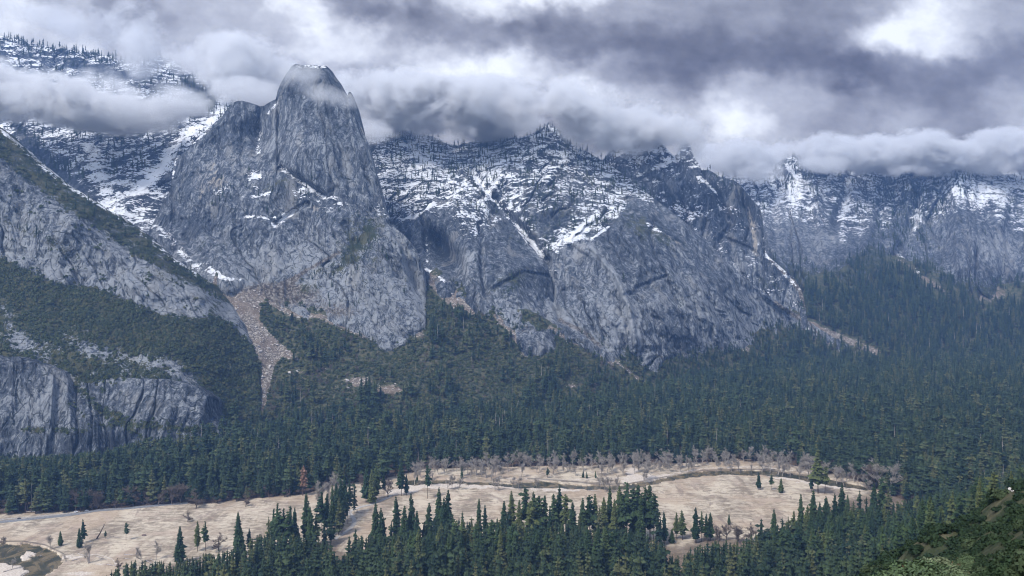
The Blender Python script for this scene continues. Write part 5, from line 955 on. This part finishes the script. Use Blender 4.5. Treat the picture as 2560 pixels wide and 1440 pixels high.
car(190, 1281.5, (.75, .75, .77), 'white van on the road at the edge of the left woods', 'van')
car(217, 1278.5, (.6, .6, .62), 'pale car just ahead of the white van on the road')
# ================================================================ SKY
SK = """0,0,205;40,20,238;160,0,190;300,0,160;450,0,185;600,0,195;760,0,235;850,0,165;0,60,225;60,60,212;160,60,200;260,60,168;350,60,155;420,60,172;500,60,192;600,60,188;700,60,198;780,60,248;850,60,185
0,120,190;100,100,200;230,112,225;300,120,165;380,110,168;480,120,190;560,120,190;650,120,185;740,120,200;790,120,235;850,120,215;500,180,185;600,180,165;700,180,160;850,180,190;560,240,165;650,240,160;400,180,175;200,180,185;0,200,180
900,0,150;1000,0,195;1060,0,150;1150,0,215;1220,0,240;1350,0,245;1450,0,235;1550,0,172;1700,0,165;920,40,120;980,40,155;1050,40,115;1130,40,165;1200,40,228;1290,35,175;1360,40,138;1420,40,158;1500,40,172;1600,40,175;1700,40,162
860,84,238;900,84,215;960,80,170;1040,80,150;1100,80,150;1180,80,150;1250,80,130;1350,80,125;1450,80,135;1550,80,142;1650,80,136;870,120,230;940,120,228;1000,115,170;1080,125,215;1150,120,190;1250,120,165;1350,120,158;1450,120,132;1550,120,125;1650,120,120;1720,120,125
860,160,175;950,160,185;1050,160,232;1150,160,245;1250,160,250;1310,160,232;1400,160,190;1500,160,185;1550,160,162;1650,160,130;1720,160,118;860,200,155;950,200,152;1010,200,175;1100,205,220;1200,195,240;1300,200,228;1350,200,205;1430,200,225;1470,215,225;1550,200,165;1650,200,142;1720,200,132
900,240,150;1000,240,155;1100,240,175;1200,240,190;1300,240,170;1380,240,180;1440,240,232;1550,240,205;1650,240,185;1720,240,178;900,280,155;1000,280,152;1100,280,158;1200,280,162;1300,280,148;1400,280,152;1500,280,178;1600,280,192;1700,280,196
920,320,185;1000,320,170;1100,320,163;1200,320,160;1350,320,160;1500,320,160;1600,320,168;1700,320,185;1450,360,170;1550,360,165;1640,360,160;1700,360,185;1200,380,165;900,400,175
1800,0,165;1900,0,162;2000,0,152;2100,0,148;2200,0,165;2260,0,205;2330,0,245;2420,0,215;2480,0,178;2560,0,172;1800,40,150;1900,40,158;2000,40,148;2100,40,150;2180,40,182;2260,40,245;2330,40,238;2400,40,205;2460,40,185;2530,40,175
1780,80,132;1880,80,158;1950,80,138;2050,80,140;2120,80,165;2180,80,240;2260,80,250;2340,80,232;2420,80,200;2500,80,175;2560,80,170;1780,120,122;1860,120,128;1950,120,122;2050,120,122;2120,120,150;2190,120,228;2280,120,238;2360,120,218;2440,120,195;2500,120,150;2560,120,135
1780,160,120;1860,160,130;1950,160,126;2050,160,120;2120,160,110;2200,160,138;2280,160,158;2360,160,148;2440,160,148;2500,160,138;2560,160,150;1780,200,160;1860,200,185;1950,200,168;2050,200,148;2120,200,110;2180,200,118;2280,200,138;2360,200,128;2440,200,132;2560,200,160
1780,240,210;1860,240,195;1950,240,190;2050,240,180;2120,240,160;2200,240,148;2300,240,142;2400,240,142;2480,240,165;2560,240,182;1740,280,200;1800,275,252;1870,280,225;1950,280,180;2050,280,168;2120,280,148;2200,280,170;2300,280,170;2400,280,150;2500,280,170;2560,280,185
1730,320,188;1800,315,245;1880,310,235;1950,320,182;2050,320,165;2150,320,170;2250,320,190;2350,320,165;2440,320,148;2500,320,170;2560,320,200;1730,360,180;1850,360,200;1950,360,190;2050,360,180;2150,360,165;2250,360,148;2350,360,138;2450,360,165;2520,360,195;1850,400,200;1950,400,192;2100,400,188;2250,400,190;2350,400,190;2500,400,190
-200,0,190;-200,150,170;-200,300,185;2760,0,170;2760,150,150;2760,300,180;300,-150,180;900,-150,190;1500,-150,165;2100,-150,190;2600,-150,160"""
SK = np.array([[float(x) for x in t.split(',')] for t in SK.replace('\n', ';').split(';')])
R = 16000.
az = np.concatenate([np.linspace(-2600, -200, 60)[:-1], np.linspace(-200, 2760, 1000), np.linspace(2760, 5200, 60)[1:]])
el = np.concatenate([np.linspace(-1500, -60, 60)[:-1], np.linspace(-60, 480, 260), np.linspace(480, 1000, 12)[1:]])
UA, VA = np.meshgrid(az, el)
w1 = fbm(UA/150, VA/110, 3, 201); w2 = fbm(UA/150, VA/110, 3, 207); w3 = fbm(UA/40, VA/34, 4, 211, .6); w4 = fbm(UA/40, VA/34, 4, 217, .6)
WU = UA+w1*44+w3*24; WV = VA+w2*26+w4*17
num = np.zeros(UA.shape); den = np.zeros(UA.shape)+1e-7
for cu, cv, b in SK:
    r2 = ((WU-cu)/46.)**2+((WV-cv)/27.)**2; w = np.exp(-np.minimum(r2, 30)*.9)+1e-4/(1+r2)**2; num += w*b; den += w
lum = num/den
det = fbm(UA/70, VA/44, 6, 223, .62)
lum = lum+det*15+np.maximum(ridged(WU/60, WV/40, 4, 229)-.5, 0)*10*np.clip((lum-120)/100, 0, 1)
lum = np.clip((lum-172)*1.2+168, 84, 252)
t = np.clip((lum-110)/140, 0, 1)
srgb = np.stack([lum*(.96+.01*t), lum*(.99+.0*t), np.minimum(lum*(1.06-.05*t)+4, 255)], -1)/255.
lin = np.where(srgb <= .04045, srgb/12.92, ((srgb+.055)/1.055)**2.4)
if HAZE:       # the air in front of the clouds takes some of their light and adds its own
    slope = np.maximum((V0-VA)/F, 1e-3); path = np.minimum(4650., 1094./slope); T = np.exp(-HAZE*path)[..., None]
    lin = np.clip((lin-AIR*(1-T))/T, .02, 1.3)
A = np.arctan2(UA-U0, F); cosE = np.cos(A)
EL = np.arctan2((V0-VA)*cosE, F)
Xs = R*np.sin(A)*np.cos(EL); Ys = R*np.cos(A)*np.cos(EL); Zs = R*np.sin(EL)+H
sm = NT('overcast_sky'); e = sm.n.new('ShaderNodeEmission'); sm.l.new(sm.attr('cloud_light', True), e.inputs[0]); e.inputs[1].default_value = SKY_GAIN; sm.l.new(e.outputs[0], sm.out.inputs['Surface'])
sm.m.cycles.emission_sampling = 'NONE'
me = raw_mesh('sky', np.stack([Xs, Ys, Zs], -1).reshape(-1, 3), grid_faces(len(el), len(az)), [sm.m], dict(cloud_light=lin.reshape(-1, 3)))
tag(link('sky', me), 'overcast sky with layered grey clouds and bright gaps', 'sky', kind='structure')
# ---- world light
w = bpy.data.worlds.new('World'); bpy.context.scene.world = w; w.use_nodes = True; nt = w.node_tree; bg = nt.nodes['Background']
SUN_EL, SUN_AZ = math.radians(52), math.radians(-140)      # azimuth clockwise from the view direction
st = nt.nodes.new('ShaderNodeTexSky'); st.sky_type = 'NISHITA'; st.sun_disc = False; st.sun_elevation = SUN_EL; st.sun_rotation = SUN_AZ; st.altitude = 1200
hs = nt.nodes.new('ShaderNodeHueSaturation'); hs.inputs['Saturation'].default_value = .5; nt.links.new(st.outputs[0], hs.inputs['Color']); nt.links.new(hs.outputs[0], bg.inputs[0]); bg.inputs[1].default_value = WORLD_STRENGTH
sl = bpy.data.lights.new('sun', 'SUN'); sl.energy = SUN_STRENGTH; sl.angle = math.radians(10); sl.color = (1, .95, .88)
so = bpy.data.objects.new('sun', sl); C.objects.link(so)
dirn = (math.sin(SUN_AZ)*math.cos(SUN_EL), math.cos(SUN_AZ)*math.cos(SUN_EL), math.sin(SUN_EL))
from mathutils import Vector
so.rotation_euler = Vector(dirn).to_track_quat('Z', 'Y').to_euler(); so.location = Vector(dirn)*2000
# ---- air
if HAZE:
    hm = bpy.data.materials.new('haze_air'); hm.use_nodes = True; n = hm.node_tree.nodes; n.clear(); o = n.new('ShaderNodeOutputMaterial'); pv = n.new('ShaderNodeVolumePrincipled')
    pv.inputs['Color'].default_value = (.27, .49, 1., 1); pv.inputs['Density'].default_value = HAZE; pv.inputs['Anisotropy'].default_value = .0
    hm.node_tree.links.new(pv.outputs[0], o.inputs['Volume'])
    x0, x1, y0, y1, z0, z1 = -7000., 7000., -720., 4650., -150., 1420.
    V = np.array([(x, y, z) for z in (z0, z1) for y in (y0, y1) for x in (x0, x1)]); Fq = np.array([(0,2,3,1),(4,5,7,6),(0,1,5,4),(2,6,7,3),(0,4,6,2),(1,3,7,5)])
    tag(link('haze', raw_mesh('haze', V, Fq, [hm], smooth=False)), 'blue haze filling the valley air', 'haze', kind='stuff')
# ================================================================ LOW CLOUDS CLINGING TO THE RIDGES
cm = bpy.data.materials.new('cloud_vapour'); cm.use_nodes = True; nt = cm.node_tree; N = nt.nodes; Lk = nt.links; N.clear()
out = N.new('ShaderNodeOutputMaterial'); pv = N.new('ShaderNodeVolumePrincipled'); Lk.new(pv.outputs[0], out.inputs['Volume'])
pv.inputs['Color'].default_value = (.90, .91, .94, 1); pv.inputs['Anisotropy'].default_value = .1
tc = N.new('ShaderNodeTexCoord'); ge = N.new('ShaderNodeNewGeometry')
def mth(op, a, b=0., c=0., clamp=False):
    n = N.new('ShaderNodeMath'); n.operation = op; n.use_clamp = clamp
    for i, x in enumerate((a, b, c)):
        if isinstance(x, (int, float)): n.inputs[i].default_value = x
        else: Lk.new(x, n.inputs[i])
    return n.outputs[0]
vl = N.new('ShaderNodeVectorMath'); vl.operation = 'LENGTH'; Lk.new(tc.outputs['Object'], vl.inputs[0])
nz = N.new('ShaderNodeTexNoise'); nz.inputs['Scale'].default_value = .0052; nz.inputs['Detail'].default_value = 6; nz.inputs['Roughness'].default_value = .66; nz.inputs['Distortion'].default_value = .4
mp = N.new('ShaderNodeMapping'); mp.inputs['Scale'].default_value = (1, 1, 1.25); Lk.new(ge.outputs['Position'], mp.inputs[0]); Lk.new(mp.outputs[0], nz.inputs['Vector'])
n2 = N.new('ShaderNodeTexNoise'); n2.inputs['Scale'].default_value = .02; n2.inputs['Detail'].default_value = 4; n2.inputs['Roughness'].default_value = .65; Lk.new(mp.outputs[0], n2.inputs['Vector'])
s = mth('ADD', mth('ADD', mth('SUBTRACT', .86, vl.outputs['Value']), mth('MULTIPLY', mth('SUBTRACT', n2.outputs['Fac'], .5), 1.5)), mth('MULTIPLY', mth('SUBTRACT', nz.outputs['Fac'], .5), 3.4))
mr = N.new('ShaderNodeMapRange'); mr.interpolation_type = 'SMOOTHSTEP'; Lk.new(s, mr.inputs[0]); mr.inputs[1].default_value = 0.; mr.inputs[2].default_value = .6
ed = N.new('ShaderNodeMapRange'); ed.interpolation_type = 'SMOOTHSTEP'; Lk.new(vl.outputs['Value'], ed.inputs[0]); ed.inputs[1].default_value = 1.; ed.inputs[2].default_value = .8
dn = N.new('ShaderNodeAttribute'); dn.attribute_type = 'OBJECT'; dn.attribute_name = 'thickness'
Lk.new(mth('MULTIPLY', mth('MULTIPLY', mr.outputs[0], ed.outputs[0]), dn.outputs['Fac']), pv.inputs['Density'])
cm.cycles.volume_step_rate = .3; cm.cycles.volume_sampling = 'MULTIPLE_IMPORTANCE'
import bmesh
bm = bmesh.new(); bmesh.ops.create_icosphere(bm, subdivisions=2, radius=1.06); cme = bpy.data.meshes.new('cloud'); bm.to_mesh(cme); bm.free(); cme.materials.append(cm)

CL = [(-60,215,190,80,4,2400,260,.020),(120,238,170,70,14,2380,240,.019),(250,262,130,66,10,2420,220,.018),(360,282,120,50,2,2380,170,.014),(450,262,80,62,-18,2420,120,.009),(300,215,110,44,24,2450,120,.008),(345,95,62,100,6,2950,160,.006),(180,60,260,50,10,3600,150,.004),
      (610,172,140,78,4,2850,260,.012),(625,232,120,34,4,2420,120,.008),(985,258,190,76,4,2830,300,.020),(1210,272,190,76,3,2850,300,.020),(1310,312,60,26,0,2650,90,.006),(1490,300,150,78,26,2750,260,.018),(1600,318,130,58,4,2850,260,.018),(1705,345,75,52,30,2700,150,.010),
      (1850,398,110,50,8,3650,220,.014),(1985,372,110,34,-14,3700,200,.010),(2090,388,120,44,10,3650,240,.015),(2230,380,130,56,-6,3700,260,.015),(2350,398,110,42,6,3620,220,.015),(2470,382,120,60,-10,3680,260,.015),(2600,400,120,50,8,3650,240,.015),(1890,432,80,30,0,3500,100,.007),(2060,410,70,24,0,3450,90,.006),
      (815,240,110,30,8,2000,80,.0040),(735,190,70,30,-20,2020,70,.0045),(480,150,70,46,0,2950,120,.006),(930,330,80,36,0,2600,100,.009),(760,185,60,20,0,2060,60,.0025),(1120,345,90,26,-6,2600,90,.006),(2300,425,90,22,0,3450,80,.005)]
for cu, cv, ru, rv, rot, y, th, dens in CL:
    o = link('low_cloud', cme); x, yy, z = world(cu, cv, y); o.location = (x, yy, z); o.scale = (ru/F*y*1.12, th*1.2, rv/F*y*1.15); o.rotation_euler = (0, math.radians(rot), 0); o['thickness'] = dens*CLOUD_D
    tag(o, 'soft grey cloud bank hanging on the mountain ridges', None, 'clouds on the ridges', 'stuff')
# ================================================================ CAMERA AND RENDER
cam = bpy.data.cameras.new('camera'); co = bpy.data.objects.new('camera', cam); C.objects.link(co)
co.location = (0, 0, H); co.rotation_euler = (math.pi/2, 0, 0)
cam.sensor_width = 36; cam.lens = F/2560*36; cam.shift_y = -(720-V0)/2560; cam.clip_start = .5; cam.clip_end = 40000
sc = bpy.context.scene; sc.camera = co
sc.render.engine = 'CYCLES'
sc.view_settings.view_transform = 'Standard'; sc.view_settings.look = 'None'; sc.view_settings.exposure = EXPOSURE; sc.view_settings.gamma = 1
sc.cycles.use_denoising = True; sc.cycles.max_bounces = 4; sc.cycles.diffuse_bounces = 2; sc.cycles.glossy_bounces = 1; sc.cycles.transmission_bounces = 1; sc.cycles.transparent_max_bounces = 8
sc.cycles.volume_bounces = 2; sc.cycles.volume_step_rate = 1.; sc.cycles.volume_max_steps = 256
sc.render.resolution_x = 1024; sc.render.resolution_y = 576
sc.cycles.filter_width = 1.1
sc.cycles.use_denoising = DENOISE
